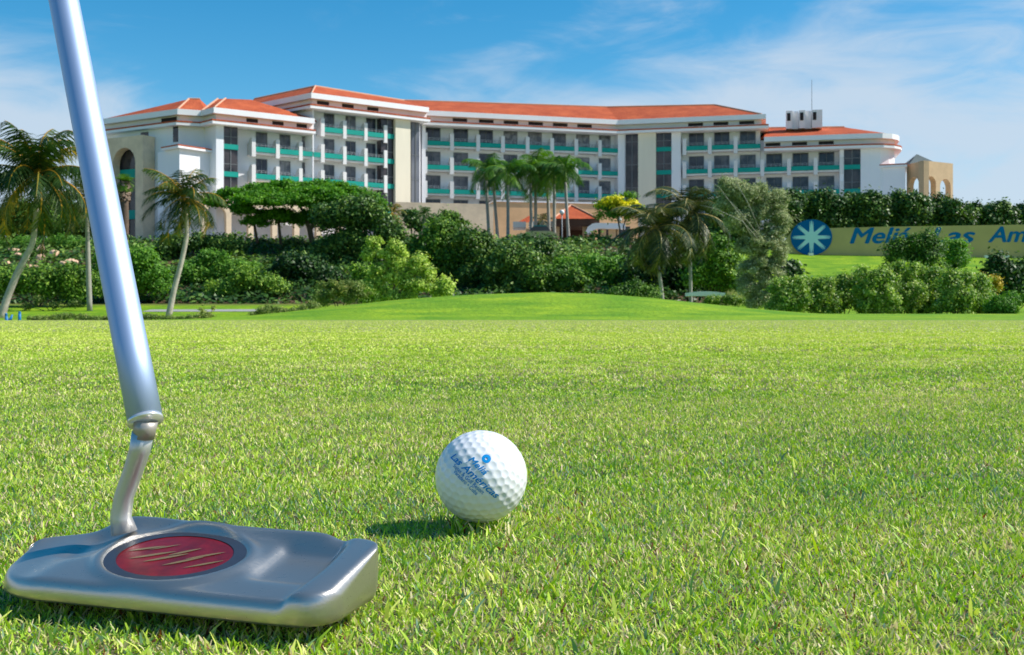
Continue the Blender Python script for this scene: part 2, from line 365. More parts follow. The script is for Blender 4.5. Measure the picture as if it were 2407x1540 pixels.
# ------------------------------------------------------------------ grass blades of the putting green
def blades(n, x0f, x1f, y0, y1, hmin, hmax, wmin, wmax, seed, ypow=1.0, clump=0.0):
    R = np.random.default_rng(seed)
    Y = y0 + (y1 - y0) * R.random(n) ** ypow
    X = (x0f + (x1f - x0f) * R.random(n)) * (Y + 0.24)
    return X, Y, hmin + (hmax - hmin) * R.random(n) ** 1.4, wmin + (wmax - wmin) * R.random(n), R
def smooth_noise(X, Y, s, seed):
    R = np.random.default_rng(seed); v = np.zeros_like(X)
    for k in range(7):
        a = R.random() * 6.283; f = s * (0.6 + 1.3 * R.random()); v += np.sin(X * f * math.cos(a) + Y * f * math.sin(a) + R.random() * 6.28)
    return v / 3.0
def grass_part(X, Y, h, w, R, zb=-0.0045):
    n = len(X)
    ang = R.random(n) * 6.283; la = R.random(n) * 6.283
    lean = 0.25 + 1.30 * R.random(n)
    dx, dy = np.cos(ang) * w / 2, np.sin(ang) * w / 2
    lx, ly = np.cos(la) * np.sin(lean) * h, np.sin(la) * np.sin(lean) * h
    hz = np.cos(lean) * h
    b = np.stack([X, Y, np.full(n, zb)], -1)
    d = np.stack([dx, dy, 0 * dx], -1)
    m = b + np.stack([lx * 0.42, ly * 0.42, hz * 0.62], -1)
    t = b + np.stack([lx, ly, hz], -1)
    V = np.empty((n, 6, 3)); V[:, 0] = b - d; V[:, 1] = b + d; V[:, 2] = m + d * 0.95; V[:, 3] = m - d * 0.95; tw = (0.10 + 0.45 * R.random(n))[:, None]; V[:, 4] = t - d * tw; V[:, 5] = t + d * tw
    pn = smooth_noise(X, Y, 40, 5) * 0.5 + smooth_noise(X, Y, 9, 6) * 0.5
    ti = np.clip(0.40 + 0.20 * R.standard_normal(n) + 0.12 * pn, 0.0, 0.80)
    dead = R.random(n) < (0.17 + 0.09 * np.clip(pn, -1, 1)); ti[dead] = 0.78 + 0.19 * R.random(dead.sum())
    br = R.random(n) < 0.02; ti[br] = 1.0
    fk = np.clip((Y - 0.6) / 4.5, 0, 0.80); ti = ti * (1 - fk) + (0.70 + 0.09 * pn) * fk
    return V, ti
parts = []
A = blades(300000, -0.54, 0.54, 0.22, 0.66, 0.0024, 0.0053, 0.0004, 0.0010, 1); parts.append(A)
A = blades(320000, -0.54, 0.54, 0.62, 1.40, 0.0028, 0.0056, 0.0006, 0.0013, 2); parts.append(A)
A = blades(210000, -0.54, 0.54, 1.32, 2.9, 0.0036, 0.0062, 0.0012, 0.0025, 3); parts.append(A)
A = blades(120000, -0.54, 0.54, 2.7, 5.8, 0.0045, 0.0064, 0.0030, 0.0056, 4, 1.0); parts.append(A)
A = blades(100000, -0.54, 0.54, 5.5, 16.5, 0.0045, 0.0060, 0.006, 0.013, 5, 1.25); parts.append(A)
V5 = []; T5 = []
for X, Y, h, w, R in parts:
    # the ball and the club head press on the grass
    keep = ((X + 0.01433) ** 2 + (Y - 0.5135) ** 2) > 0.0045 ** 2
    X, Y, h, w = X[keep], Y[keep], h[keep], w[keep]
    far = Y > 3.6
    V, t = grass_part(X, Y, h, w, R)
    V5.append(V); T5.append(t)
# a few longer blades close to the lens
X, Y, h, w, R = blades(4500, -0.54, 0.54, 0.26, 0.80, 0.0055, 0.0105, 0.0007, 0.0016, 9)
keep = (((X + 0.01433) ** 2 + (Y - 0.5135) ** 2) > 0.010 ** 2); X, Y, h, w = X[keep], Y[keep], h[keep], w[keep]
V, t = grass_part(X, Y, h, w, R); V5.append(V); T5.append(np.clip(t, 0, 0.7))
R = np.random.default_rng(31); aa = R.random(520) * 6.283; q = 0.0065 + 0.014 * R.random(520)     # tufts hugging the ball
V, t = grass_part(-0.01433 + np.cos(aa) * q, 0.5125 + np.sin(aa) * q, 0.005 + 0.0045 * R.random(520), 0.0007 + 0.0008 * R.random(520), R); V5.append(V); T5.append(t)
V5 = np.concatenate(V5); T5 = np.concatenate(T5); nB = len(V5)
me = bpy.data.meshes.new('grass')
me.vertices.add(nB * 6); me.vertices.foreach_set('co', V5.astype(np.float32).ravel())
base = (np.arange(nB) * 6)[:, None]
li = np.concatenate([base + np.array([[0, 1, 2, 3]]), base + np.array([[3, 2, 5, 4]])], 1).ravel()
me.loops.add(len(li)); me.loops.foreach_set('vertex_index', li.astype(np.int32))
ls = np.stack([np.arange(nB) * 8, np.arange(nB) * 8 + 4], 1).ravel()
me.polygons.add(nB * 2); me.polygons.foreach_set('loop_start', ls.astype(np.int32))
a = me.attributes.new('tint', 'FLOAT', 'POINT'); a.data.foreach_set('value', np.repeat(T5, 6).astype(np.float32))
me.update(calc_edges=True)
g = put('grass', me, M['blade']); tag(g, 'short clipped putting green grass with straw coloured flecks', 'grass', kind='stuff')
# thatch under the near blades
th = MB(); rt = random.Random(3); th.poly([(-3.0, 0.0, -0.0036), (3.0, 0.0, -0.0036), (3.0, 1.3, -0.0036), (-3.0, 1.3, -0.0036)])
for q in range(7000):   # ragged far fringe, thinning out with distance
    x = rt.uniform(-3.0, 3.0); y = 1.3 + 2.9 * rt.random() ** 1.7; w_ = rt.uniform(.01, .05) * (1.6 - .3 * y); a_ = rt.uniform(0, 3.14)
    z_ = -0.0036 + q * 4e-8
    th.poly([(x + w_ * math.cos(a_ + k * 2.0944), y + w_ * 1.4 * math.sin(a_ + k * 2.0944), z_) for k in range(3)])
tag(th.build('thatch', M['soil']), 'dull green thatch between the grass blades', 'thatch', kind='stuff')

# ------------------------------------------------------------------ lettering helper
def text_mesh(body, fat=0.02, shear=0.3):
    cu = bpy.data.curves.new('t', 'FONT'); cu.body = body; cu.size = 1.0; cu.shear = shear; cu.offset = 0.0
    cu.resolution_u = 4; cu.extrude = 0.0
    ob = bpy.data.objects.new('t', cu); COL.objects.link(ob)
    bpy.context.view_layer.update()
    dg = bpy.context.evaluated_depsgraph_get()
    me = bpy.data.meshes.new_from_object(ob.evaluated_get(dg))
    bpy.data.objects.remove(ob); bpy.data.curves.remove(cu)
    if fat > 0:   # strokes fattened by shifted copies, each one step further out (z = step)
        bm = bmesh.new()
        for q, (ox, oy) in enumerate(((-fat, 0), (fat, 0), (0, fat * .7), (0, -fat * .7), (0, 0))):
            nb = len(bm.verts); bm.from_mesh(me); bm.verts.ensure_lookup_table()
            for v in bm.verts[nb:]: v.co.x += ox; v.co.y += oy; v.co.z = q
        bm.to_mesh(me); bm.free()
    return me

# ------------------------------------------------------------------ golf ball
def build_ball():
    R0 = 0.021335; c = at(1131, 1121, 0.51); c.z = R0 + 0.0002
    root = thing('golf_ball', 'white dimpled golf ball with blue resort lettering resting on the putting green', 'golf ball', (c.x, c.y, 0))
    bm = bmesh.new(); bmesh.ops.create_icosphere(bm, subdivisions=7, radius=1.0)
    ico = bmesh.new(); bmesh.ops.create_icosphere(ico, subdivisions=1, radius=1.0)
    D = set()
    n = 6
    for f in ico.faces:
        a, b, d = [v.co.copy() for v in f.verts]
        for i in range(n + 1):
            for j in range(n + 1 - i):
                p = (a * i + b * j + d * (n - i - j)) / n; p.normalize(); D.add((round(p.x, 4), round(p.y, 4), round(p.z, 4)))
    D = np.array(sorted(D)); rot = np.array(Matrix.Rotation(0.55, 3, 'X') @ Matrix.Rotation(0.4, 3, 'Z')); D = D @ rot.T
    P = np.array([v.co[:] for v in bm.verts]); P /= np.linalg.norm(P, axis=1)[:, None]
    dd = (P @ D.T).max(1); ang = np.arccos(np.clip(dd, -1, 1))
    ra = 0.088
    t = np.clip(ang / ra, 0, 1); dep = 0.0145 * (1 - t ** 2) * np.where(t < 1, 1, 0)
    P = P * (1 - dep)[:, None] * R0 + np.array(c)
    for v, p in zip(bm.verts, P): v.co = p
    me = bpy.data.meshes.new('shell'); bm.to_mesh(me); bm.free(); ico.free()
    m, N, L, Pn = new_mat('ball_cover'); Pn.inputs['Base Color'].default_value = (0.82, 0.83, 0.84, 1); Pn.inputs['Roughness'].default_value = 0.28
    Pn.inputs['Specular IOR Level'].default_value = 0.5; Pn.inputs['Coat Weight'].default_value = 0.3; Pn.inputs['Coat Roughness'].default_value = 0.15
    put('shell', me, m, root, True)
    # lettering wrapped on the ball: frame facing the lens
    fwd = (cam.location - c).normalized(); right = Vector((0, 0, 1)).cross(fwd).normalized(); up = fwd.cross(right)
    ink = rough_mat('blue_ink', (0.0, 0.28, 0.70), 0.4, 0.02, 1)
    def wrap(me, pts_fn, name):
        bmm = bmesh.new(); bmm.from_mesh(me)
        for v in bmm.verts:
            a, b = pts_fn(v.co.x, v.co.y)
            th_ = math.hypot(a, b)
            if th_ < 1e-9: d = fwd
            else: d = fwd * math.cos(th_) + (right * a + up * b) * (math.sin(th_) / th_)
            v.co = c + d * (R0 * (1.0035 + 0.0012 * v.co.z))
        bmm.to_mesh(me); bmm.free(); put(name, me, ink, root)
    # z = pixels of the close-up; ball centre (834,770), radius 622
    def line(body, x0, y0, x1, y1, hgt, bold, shear, name):
        me = text_mesh(body, bold, shear)
        xs_ = [v.co.x for v in me.vertices]; w0, w1 = min(xs_), max(xs_)
        bmm = bmesh.new(); bmm.from_mesh(me)
        bmesh.ops.subdivide_edges(bmm, edges=[e for e in bmm.edges if e.calc_length() > 0.15], cuts=2, use_grid_fill=False)
        bmm.to_mesh(me); bmm.free()
        def un(px, py):
            ox, oy = (px - 834) / 622, -(py - 770) / 622
            r = math.hypot(ox, oy); k = math.asin(min(r, .99)) / r if r > 1e-6 else 1; return ox * k, oy * k
        A_, B_ = un(x0, y0), un(x1, y1)
        dx, dy = B_[0] - A_[0], B_[1] - A_[1]; Ln = math.hypot(dx, dy); ux, uy = dx / Ln, dy / Ln
        hs = hgt / 622 / 0.73
        def fn(x, y):
            s = (x - w0) / (w1 - w0) * Ln; t_ = y * hs
            return A_[0] + ux * s - uy * t_, A_[1] + uy * s + ux * t_
        wrap(me, fn, name)
    line('Meliá', 662, 560, 880, 768, 92, 0.020, 0.30, 'lettering')
    line('Las Américas', 428, 522, 1028, 1062, 98, 0.022, 0.30, 'lettering')
    line('Suites & Golf Resort', 466, 640, 850, 1002, 58, 0.008, 0.0, 'lettering')
    line('Varadero • Cuba', 470, 712, 768, 1012, 58, 0.008, 0.0, 'lettering')
    # round emblem: ring of blue with a small pale star
    me = bpy.data.meshes.new('emblem'); b = bmesh.new()
    ex, ey = (903 - 834) / 622, -(540 - 770) / 622
    n_ = 48
    ro = [b.verts.new((math.cos(2 * math.pi * k / n_), math.sin(2 * math.pi * k / n_), 0)) for k in range(n_)]
    ri = []
    for k in range(n_):
        rr = 0.42 if k % 6 == 0 else (0.32 if k % 6 in (1, 5) else 0.24)
        ri.append(b.verts.new((rr * math.cos(2 * math.pi * k / n_), rr * math.sin(2 * math.pi * k / n_), 0)))
    for k in range(n_): b.faces.new((ro[k], ro[(k + 1) % n_], ri[(k + 1) % n_], ri[k]))
    b.to_mesh(me); b.free()
    wrap(me, lambda x, y: (ex * 1.02 + x * 0.098, ey * 1.02 + y * 0.098), 'emblem')
build_ball()

# ------------------------------------------------------------------ putter
def build_putter():
    root = thing('putter', 'steel golf putter with red oval badge in its head about to meet the ball', 'golf club', (-0.11, 0.37, 0))
    steel, N, L, P = new_mat('brushed_steel')
    P.inputs['Base Color'].default_value = (0.54, 0.50, 0.45, 1); P.inputs['Metallic'].default_value = 0.86; P.inputs['Roughness'].default_value = 0.24
    tc = N.new('ShaderNodeTexCoord'); mp = N.new('ShaderNodeMapping'); mp.inputs['Scale'].default_value = (60, 1800, 1800)
    nz = N.new('ShaderNodeTexNoise'); nz.inputs['Scale'].default_value = 1.0; L.new(tc.outputs['Object'], mp.inputs[0]); L.new(mp.outputs[0], nz.inputs['Vector'])
    mr = N.new('ShaderNodeMapRange'); mr.inputs[3].default_value = 0.24; mr.inputs[4].default_value = 0.36; L.new(nz.outputs['Fac'], mr.inputs[0]); L.new(mr.outputs[0], P.inputs['Roughness'])
    b_ = N.new('ShaderNodeBump'); b_.inputs['Strength'].default_value = 0.12; b_.inputs['Distance'].default_value = 0.0004
    mp2 = N.new('ShaderNodeMapping'); mp2.inputs['Scale'].default_value = (90, 2600, 900); mp2.inputs['Rotation'].default_value = (0, 0, 0.35)
    nb_ = N.new('ShaderNodeTexNoise'); nb_.inputs['Scale'].default_value = 1.0; L.new(tc.outputs['Object'], mp2.inputs[0]); L.new(mp2.outputs[0], nb_.inputs['Vector'])
    L.new(nb_.outputs['Fac'], b_.inputs['Height']); L.new(b_.outputs[0], P.inputs['Normal'])
    U0 = Vector((-0.1735, 0.3935)); U1 = Vector((-0.0465, 0.3500)); ud = (U1 - U0); LEN = ud.length; ud.normalize(); vd = Vector((-ud.y, ud.x))
    def hgt(u, v):
        h = 0.0098 + 0.0108 * (v ** 0.9)
        h += 0.0030 * math.exp(-((v - 0.97) / 0.07) ** 2) * (1 / (1 + math.exp((u - 0.86) / 0.015))) * (1 / (1 + math.exp(-(u - 0.14) / 0.02)))
        toe = 1 / (1 + math.exp(-(u - 0.895 - 0.02 * math.sin(v * 3.1)) / 0.006)); h += 0.0028 * toe * (1 - 0.35 * v)   # toe bumper
        heel = 1 / (1 + math.exp((u - 0.17) / 0.02)); h -= 0.0028 * heel * (0.5 + v)
        # stepped cavity between the bumper and the badge
        cav = (1 / (1 + math.exp(-(u - 0.735) / 0.008))) * (1 / (1 + math.exp((u - 0.895) / 0.006))) * (1 / (1 + math.exp(-(v - 0.34) / 0.03))) * (1 / (1 + math.exp((v - 0.86) / 0.02)))
        h -= 0.0035 * cav
        cav2 = (1 / (1 + math.exp(-(u - 0.14) / 0.012))) * (1 / (1 + math.exp((u - 0.235) / 0.010))) * (1 / (1 + math.exp(-(v - 0.42) / 0.03))) * (1 / (1 + math.exp((v - 0.86) / 0.02)))
        h -= 0.0028 * cav2
        r = math.hypot((u - 0.485) / 0.20, (v - 0.50) / 0.41)
        h += 0.0016 * (1 / (1 + math.exp((r - 1.12) / 0.03))) - 0.0022 * (1 / (1 + math.exp((r - 0.97) / 0.02)))
        return h
    def vr(u):   # near and far outline in metres across
        k = min(1, max(0, u)); e0 = 1 - math.sqrt(max(0, 1 - (1 - min(1, k / 0.20)) ** 2)); e1 = 1 - math.sqrt(max(0, 1 - (1 - min(1, (1 - k) / 0.075)) ** 2))
        near = -0.0265 + 0.024 * e0 + 0.012 * e1 + 0.0035 * math.exp(-((u - 0.30) / .14) ** 2) * 0
        far = 0.0185 - 0.018 * e0 - 0.010 * e1 + 0.0040 * math.exp(-((u - 0.27) / 0.16) ** 2) - 0.002 * u
        return near, far
    NU, NV = 150, 56; z0 = 0.0025
    vs = []; fs = []
    def P3(u, v, h):
        nr, fr = vr(u); w = nr + (fr - nr) * v
        p = U0 + ud * (u * LEN) + vd * w
        return (p.x, p.y, h)
    for i in range(NU + 1):
        u = 0.5 - 0.5 * math.cos(math.pi * i / NU)
        for j in range(NV + 1):
            v = j / NV
            nr, fr = vr(u); dist = min(v, 1 - v) * (fr - nr); dist = min(dist, u * LEN, (1 - u) * LEN)
            k = 1 - min(1, dist / 0.0028)
            h = hgt(u, v) - 0.0028 * (1 - math.sqrt(max(0, 1 - k * k)))
            vs.append(P3(u, v, h))
    ring = [(i, 0) for i in range(NU + 1)] + [(NU, j) for j in range(1, NV + 1)] + [(i, NV) for i in range(NU - 1, -1, -1)] + [(0, j) for j in range(NV - 1, 0, -1)]
    idx = lambda i, j: i * (NV + 1) + j
    for i in range(NU):
        for j in range(NV): fs.append((idx(i, j), idx(i + 1, j), idx(i + 1, j + 1), idx(i, j + 1)))
    cen = (U0 + U1) / 2
    prev = [idx(i, j) for i, j in ring]
    for s, zf in ((1.0, 0.55), (0.995, 0.25), (0.975, 0.08), (0.93, 0.0)):
        cur = []
        for (i, j) in ring:
            x, y, z = vs[idx(i, j)]; cur.append(len(vs)); vs.append((cen.x + (x - cen.x) * s, cen.y + (y - cen.y) * s, z0 + (z - z0) * zf))
        n = len(ring)
        for k in range(n): fs.append((prev[k], cur[k], cur[(k + 1) % n], prev[(k + 1) % n]))
        prev = cur
    fs.append(tuple(prev))
    mb = MB(); mb.add(vs, fs); head = mb.build('head', steel, root, True)
    # badge: blue rim, red field with pale diagonal strokes
    def disc(r0, r1, lift, name, mat, parent):
        n = 64; mbd = MB(); v_ = []; f_ = []; rings = 6
        for q in range(rings + 1):
            r = r0 + (r1 - r0) * q / rings
            for k in range(n):
                th = 2 * math.pi * k / n; u = 0.485 + 0.20 * r * math.cos(th); v = 0.50 + 0.41 * r * math.sin(th)
                hh = 0.0098 + 0.0108 * (v ** 0.9) + lift; v_.append(P3(u, v, hh))
        for q in range(rings):
            for k in range(n): f_.append((q * n + k, q * n + (k + 1) % n, (q + 1) * n + (k + 1) % n, (q + 1) * n + k))
        mbd.add(v_, f_); return mbd.build(name, mat, parent, True)
    red = rough_mat('red_enamel', (0.17, 0.004, 0.006), 0.35, 0.5, 90, spec=0.5)
    rim = rough_mat('dark_blue_enamel', (0.035, 0.04, 0.055), 0.3, 0.1, 200, spec=0.4)
    olive = rough_mat('gold_stroke', (0.20, 0.13, 0.05), 0.35, 0.1, 300, spec=0.5)
    disc(0.80, 0.97, 0.0005, 'badge_rim', rim, head)
    disc(0.0, 0.81, 0.0003, 'badge', red, head)
    st = MB()
    for (a, b, c_, d_, w) in ((-0.72, -0.02, -0.30, 0.30, .045), (-0.55, -0.28, -0.05, 0.14, .05), (-0.30, -0.34, 0.16, 0.10, .055), (-0.08, -0.02, 0.24, 0.34, .05), (0.02, -0.40, 0.42, 0.02, .05), (0.22, -0.10, 0.62, 0.28, .045), (0.34, -0.42, 0.74, -0.04, .04), (-0.45, 0.10, -0.12, 0.42, .03)):
        seg = 8; l_ = []
        for q in range(seg + 1):
            t = q / seg; x = a + (c_ - a) * t; y = b + (d_ - b) * t; ww = w * math.sin(math.pi * (0.06 + 0.88 * t))
            for sgn in (-1, 1):
                u = 0.485 + 0.20 * x; v = 0.50 + 0.41 * (y + sgn * ww); l_.append(P3(u, v, 0.0098 + 0.0108 * (v ** 0.9) + 0.0005))
        for q in range(seg): st.poly([l_[2 * q], l_[2 * q + 2], l_[2 * q + 3], l_[2 * q + 1]])
    st.build('badge_lettering', olive, head)
    # hosel, ferrule, shaft, grip
    hp = [at(292, 1252, 0.392), at(284, 1215, 0.392), at(292, 1165, 0.391), at(312, 1110, 0.389), at(328, 1060, 0.387), at(336, 1018, 0.3855)]
    mb = MB(); mb.tube(hp, [0.0046, 0.0037, 0.0034, 0.0034, 0.0036, 0.0038], 24); mb.build('hosel', rough_mat('satin_silver', (0.62, 0.62, 0.62), 0.42, 0.05, 60, metal=0.75), root, True)
    p0 = at(338, 1030, 0.3855); p1 = at(342, 990, 0.385); p2 = at(150, 0, 0.47); d = (p2 - p1).normalized()
    fer = rough_mat('brown_ferrule', (0.42, 0.38, 0.33), 0.4, 0.1, 200, metal=0.5)
    mb = MB(); mb.tube([p0, p0 + (p1 - p0) * 0.5, p1], [0.0036, 0.0039, 0.0043], 28); mb.build('ferrule', fer, root, True)
    chrome, N, L, P = new_mat('polished_shaft'); P.inputs['Base Color'].default_value = (0.44, 0.55, 0.74, 1); P.inputs['Metallic'].default_value = 0.85; P.inputs['Roughness'].default_value = 0.58
    path = [p1 + d * (0.001 + 0.62 * t / 20) for t in range(21)]
    mb = MB(); mb.tube(path, [0.0060 + 0.0004 * t / 20 for t in range(21)], 32); sh = mb.build('shaft', chrome, root, True)
    mb = MB(); mb.tube([p1 - d * 0.0004, p1 + d * 0.0008], [0.00612, 0.00612], 32); mb.build('shaft_ring', rough_mat('bright_ring', (0.85, 0.85, 0.83), 0.25, 0.02, 10, metal=0.6), sh, True)
    q0 = path[-1]
    mb = MB(); mb.tube([q0 - d * 0.02 + d * (0.27 * t / 8) for t in range(9)], [0.010, 0.0115, 0.012, 0.0125, 0.013, 0.0135, 0.014, 0.0145, 0.0135], 24)
    mb.build('grip', rough_mat('black_rubber_grip', (0.025, 0.025, 0.027), 0.8, 0.2, 100, 0.4, 300), root, True)
build_putter()

# ------------------------------------------------------------------ hotel
class Wing:
    def __init__(s, xa, Ya, xb, Yb):
        s.A = Vector(((xa - CX) / F * Ya, Ya)); B = Vector(((xb - CX) / F * Yb, Yb))
        s.rec = 1.5; s.d = (B - s.A).normalized(); s.n = Vector((s.d.y, -s.d.x)); s.L = (B - s.A).length
    def s(s, px):
        k = (px - CX) / F       # A.x + d.x t = k (A.y + d.y t)
        return (k * s.A.y - s.A.x) / (s.d.x - k * s.d.y)
    def p(s, t, out, z): q = s.A + s.d * t + s.n * out; return Vector((q.x, q.y, z))
    def box(s, mb, s0, s1, o0, o1, z0, z1):
        mb.hexa([s.p(s0, o1, z0), s.p(s1, o1, z0), s.p(s1, o0, z0), s.p(s0, o0, z0), s.p(s0, o1, z1), s.p(s1, o1, z1), s.p(s1, o0, z1), s.p(s0, o0, z1)])
G = 7.1
TOP = 25.35; STEP = 3.0; TOPL = TOP - STEP + 0.1
LT = Wing(508, 119.4, 1005, 134.8)
MD = Wing(1000, 136.7, 1452, 143.4)
RT = Wing(1452, 143.4, 1790, 139.3)
hotel = thing('hotel', 'long white resort hotel with orange tiled roofs and teal balcony bands on the hill', 'hotel', (0, 135, G))

def offset_poly(pts, out):
    """pts left to right as seen from the front; positive out goes towards the viewer side"""
    pts = [Vector(p) for p in pts]; res = []
    for i, p in enumerate(pts):
        ds = []
        if i > 0: ds.append((p - pts[i - 1]).normalized())
        if i < len(pts) - 1: ds.append((pts[i + 1] - p).normalized())
        ns = [Vector((d.y, -d.x)) for d in ds]
        n = sum(ns, Vector((0, 0))); n.normalize(); k = 1 / max(0.4, n.dot(ns[0])); res.append(p + n * out * k)
    return res
def strip(mb, pts, o0, o1, z0, z1, z1in=None):
    """band along a polyline, from offset o0 (back) to o1 (front)"""
    a = offset_poly(pts, o0); b = offset_poly(pts, o1); zi = z1 if z1in is None else z1in
    for i in range(len(pts) - 1):
        mb.hexa([(b[i].x, b[i].y, z0), (b[i + 1].x, b[i + 1].y, z0), (a[i + 1].x, a[i + 1].y, z0), (a[i].x, a[i].y, z0),
                 (b[i].x, b[i].y, z1), (b[i + 1].x, b[i + 1].y, z1), (a[i + 1].x, a[i + 1].y, zi), (a[i].x, a[i].y, zi)])
def v2(v): return Vector((v.x, v.y))
def W2(x, Y): return Vector(((x - CX) / F * Y, Y))

wallL = [W2(245, 126.5), W2(422, 120.2), W2(480, 121.2), W2(508, 119.4)]
polyL = wallL + [v2(LT.p(LT.s(735), 0, 0))]
polyT = [Vector((-34.0, 135.3)), v2(LT.p(LT.s(735), 0, 0)), v2(LT.p(LT.s(1003), 0, 0))]
sM0 = MD.s(990)
polyM = [v2(MD.p(sM0, 0, 0)), v2(MD.p(MD.L, 0, 0)), v2(RT.p(RT.s(1790), 0, 0)), v2(RT.p(RT.s(1790), -8, 0))]
sE = RT.s(2046); cE = RT.p(sE, -3.2, 0)
curve = [v2(cE) + (RT.n * math.cos(a) + RT.d * math.sin(a)) * 3.2 for a in [math.radians(q) for q in (0, 22, 45, 68, 90)]]
polyR2 = [v2(RT.p(RT.s(1796), 0, 0))] + curve + [v2(cE) + RT.d * 3.2 - RT.n * 8]

# masses
mb = MB()
back = lambda pts, dep: [Vector((pts[-1].x, pts[-1].y + dep)), Vector((pts[0].x, pts[0].y + dep))]
def mass(front, z0, z1, dep=12):
    mb.prism([(p.x, p.y) for p in front] + [(p.x, p.y) for p in back(front, dep)], z0, z1)
LT.rec = 1.35; MD.rec = 1.5; RT.rec = 1.5
wl = wallL[:3] + [wallL[3], v2(LT.p(LT.s(526), 0, 0)), v2(LT.p(LT.s(526), -LT.rec, 0)), v2(LT.p(LT.s(739), -LT.rec, 0))]
mass(wl, G - 1, TOPL - 0.1, 9)
mass([polyT[0], polyT[1], v2(LT.p(LT.s(737.5), 0, 0)), v2(LT.p(LT.s(737.5), -LT.rec, 0)), v2(LT.p(LT.s(927), -LT.rec, 0)), v2(LT.p(LT.s(1000), -LT.rec, 0))], G - 1, TOP - 0.1, 10)
mass([v2(MD.p(sM0, -MD.rec, 0)), v2(MD.p(MD.L - 0.6, -MD.rec, 0)), v2(RT.p(0.9, -RT.rec, 0)), v2(RT.p(RT.s(1787), -RT.rec, 0))], G - 1.05, TOP - 0.12, 11)
mass([v2(RT.p(RT.s(1788), -RT.rec, 0)), v2(RT.p(RT.s(2023), -RT.rec, 0)), v2(RT.p(RT.s(2023), -0.01, 0))] + curve, G - 0.9, TOPL - 0.12, 9)
mb.build('wall', M['white'], hotel)

# cornices, attic, lower ledge
def crown(pts, top, nm=''):
    m1 = MB(); strip(m1, pts, -0.6, 0.55, top - 0.62, top); m1.build('cornice', M['trim'], hotel)
    m2 = MB(); strip(m2, pts, -1.2, 0.02, top - 1.28, top - 0.625); m2.build('attic_wall', M['pink'], hotel)
    m3 = MB(); strip(m3, pts, -1.3, 0.85, top - 1.80, top - 1.50); m3.build('ledge', M['trim'], hotel)
    m4 = MB(); strip(m4, pts, -1.25, 0.88, top - 1.497, top - 1.33, top - 1.284); m4.build('ledge_tiles', M['roof'], hotel)
crown(polyL, TOPL); crown(polyT, TOP); crown(polyM, TOP); crown(polyR2, TOPL)

def slot(w, xa, xb, top, out=0.05):
    m_ = MB(); w.box(m_, w.s(xa), w.s(xb), -0.2, out, top - 1.12, top - 0.72); m_.build('attic_vent', M['dark'], hotel)

# roofs
def hip(front, ridge, z_e, z_r, over=0.35, dep=12, caps=None):
    """front: eave polyline; ridge: same number of points; closes the back slope as well"""
    e = offset_poly(front, over); m_ = MB()
    E = [Vector((p.x, p.y, z_e)) for p in e]; Rg = [Vector((p.x, p.y, z_r)) if len(p) == 2 else Vector(p) for p in ridge]
    for i in range(len(E) - 1): m_.poly([E[i], E[i + 1], Rg[i + 1], Rg[i]])
    b0 = Vector((E[0].x, E[0].y + dep, z_e)); b1 = Vector((E[-1].x, E[-1].y + dep, z_e))
    m_.poly([b0, E[0], Rg[0]]); m_.poly([E[-1], b1, Rg[-1]])
    for i in range(len(Rg) - 1, 0, -1): pass
    m_.poly([b1, b0] + Rg)
    m_.poly([b0, b1] + E[::-1])
    r = m_.build('roof', M['roof'], hotel)
    c_ = MB()
    for a, b in (caps or []):
        A_ = E[a[1]] if a[0] == 'e' else Rg[a[1]]; B_ = E[b[1]] if b[0] == 'e' else Rg[b[1]]
        c_.tube([A_ + Vector((0, 0, .03)), B_ + Vector((0, 0, .03))], 0.11, 6)
    if caps: c_.build('ridge_cap', M['ridgecap'], r)
    return r
M['ridgecap'] = rough_mat('pale_ridge_tiles', (0.62, 0.36, 0.24), 0.9, 0.1, 1.0)
def ray(px, py, z):   # point on the view ray of (px,py) at height z
    Y = (z - H) * F / (HY - py); return Vector(((px - CX) / F * Y, Y, z))
# left low block: two hips
hip([wallL[0], wallL[1], wallL[2]], [ray(300, 268, 24.3), ray(444, 233, 24.45), ray(470, 233.5, 24.45)], TOPL, 24.4, dep=12, caps=[(('e', 1), ('r', 1)), (('r', 1), ('r', 2))])
hip([wallL[2] + Vector((0.1, -0.1)), wallL[3], polyL[-1]], [ray(512, 233, 24.6), ray(530, 232, 24.6), ray(590, 234.5, 24.6)], TOPL + 0.01, 24.6, dep=11, caps=[(('e', 0), ('r', 0)), (('e', 1), ('r', 1))])
hip(polyT, [ray(598, 233, 27.15), ray(741, 203, 27.15), ray(950, 237, 27.2)], TOP, 27.2, dep=14, caps=[(('e', 1), ('r', 1)), (('r', 0), ('r', 1)), (('r', 1), ('r', 2))])
hip(polyM[:3], [ray(943, 236, 28.0), ray(1428, 252, 28.0), ray(1680, 247, 28.0)], TOP + 0.012, 28.0, dep=16, caps=[(('r', 0), ('r', 1)), (('r', 1), ('r', 2)), (('r', 2), ('e', 2))])
hip(polyR2[:4], [ray(1800, 301, 24.9), ray(1985, 299, 24.4), ray(1995, 301, 24.4), ray(2010, 303, 24.3)], TOPL, 24.5, dep=12, caps=[(('r', 0), ('r', 1))])

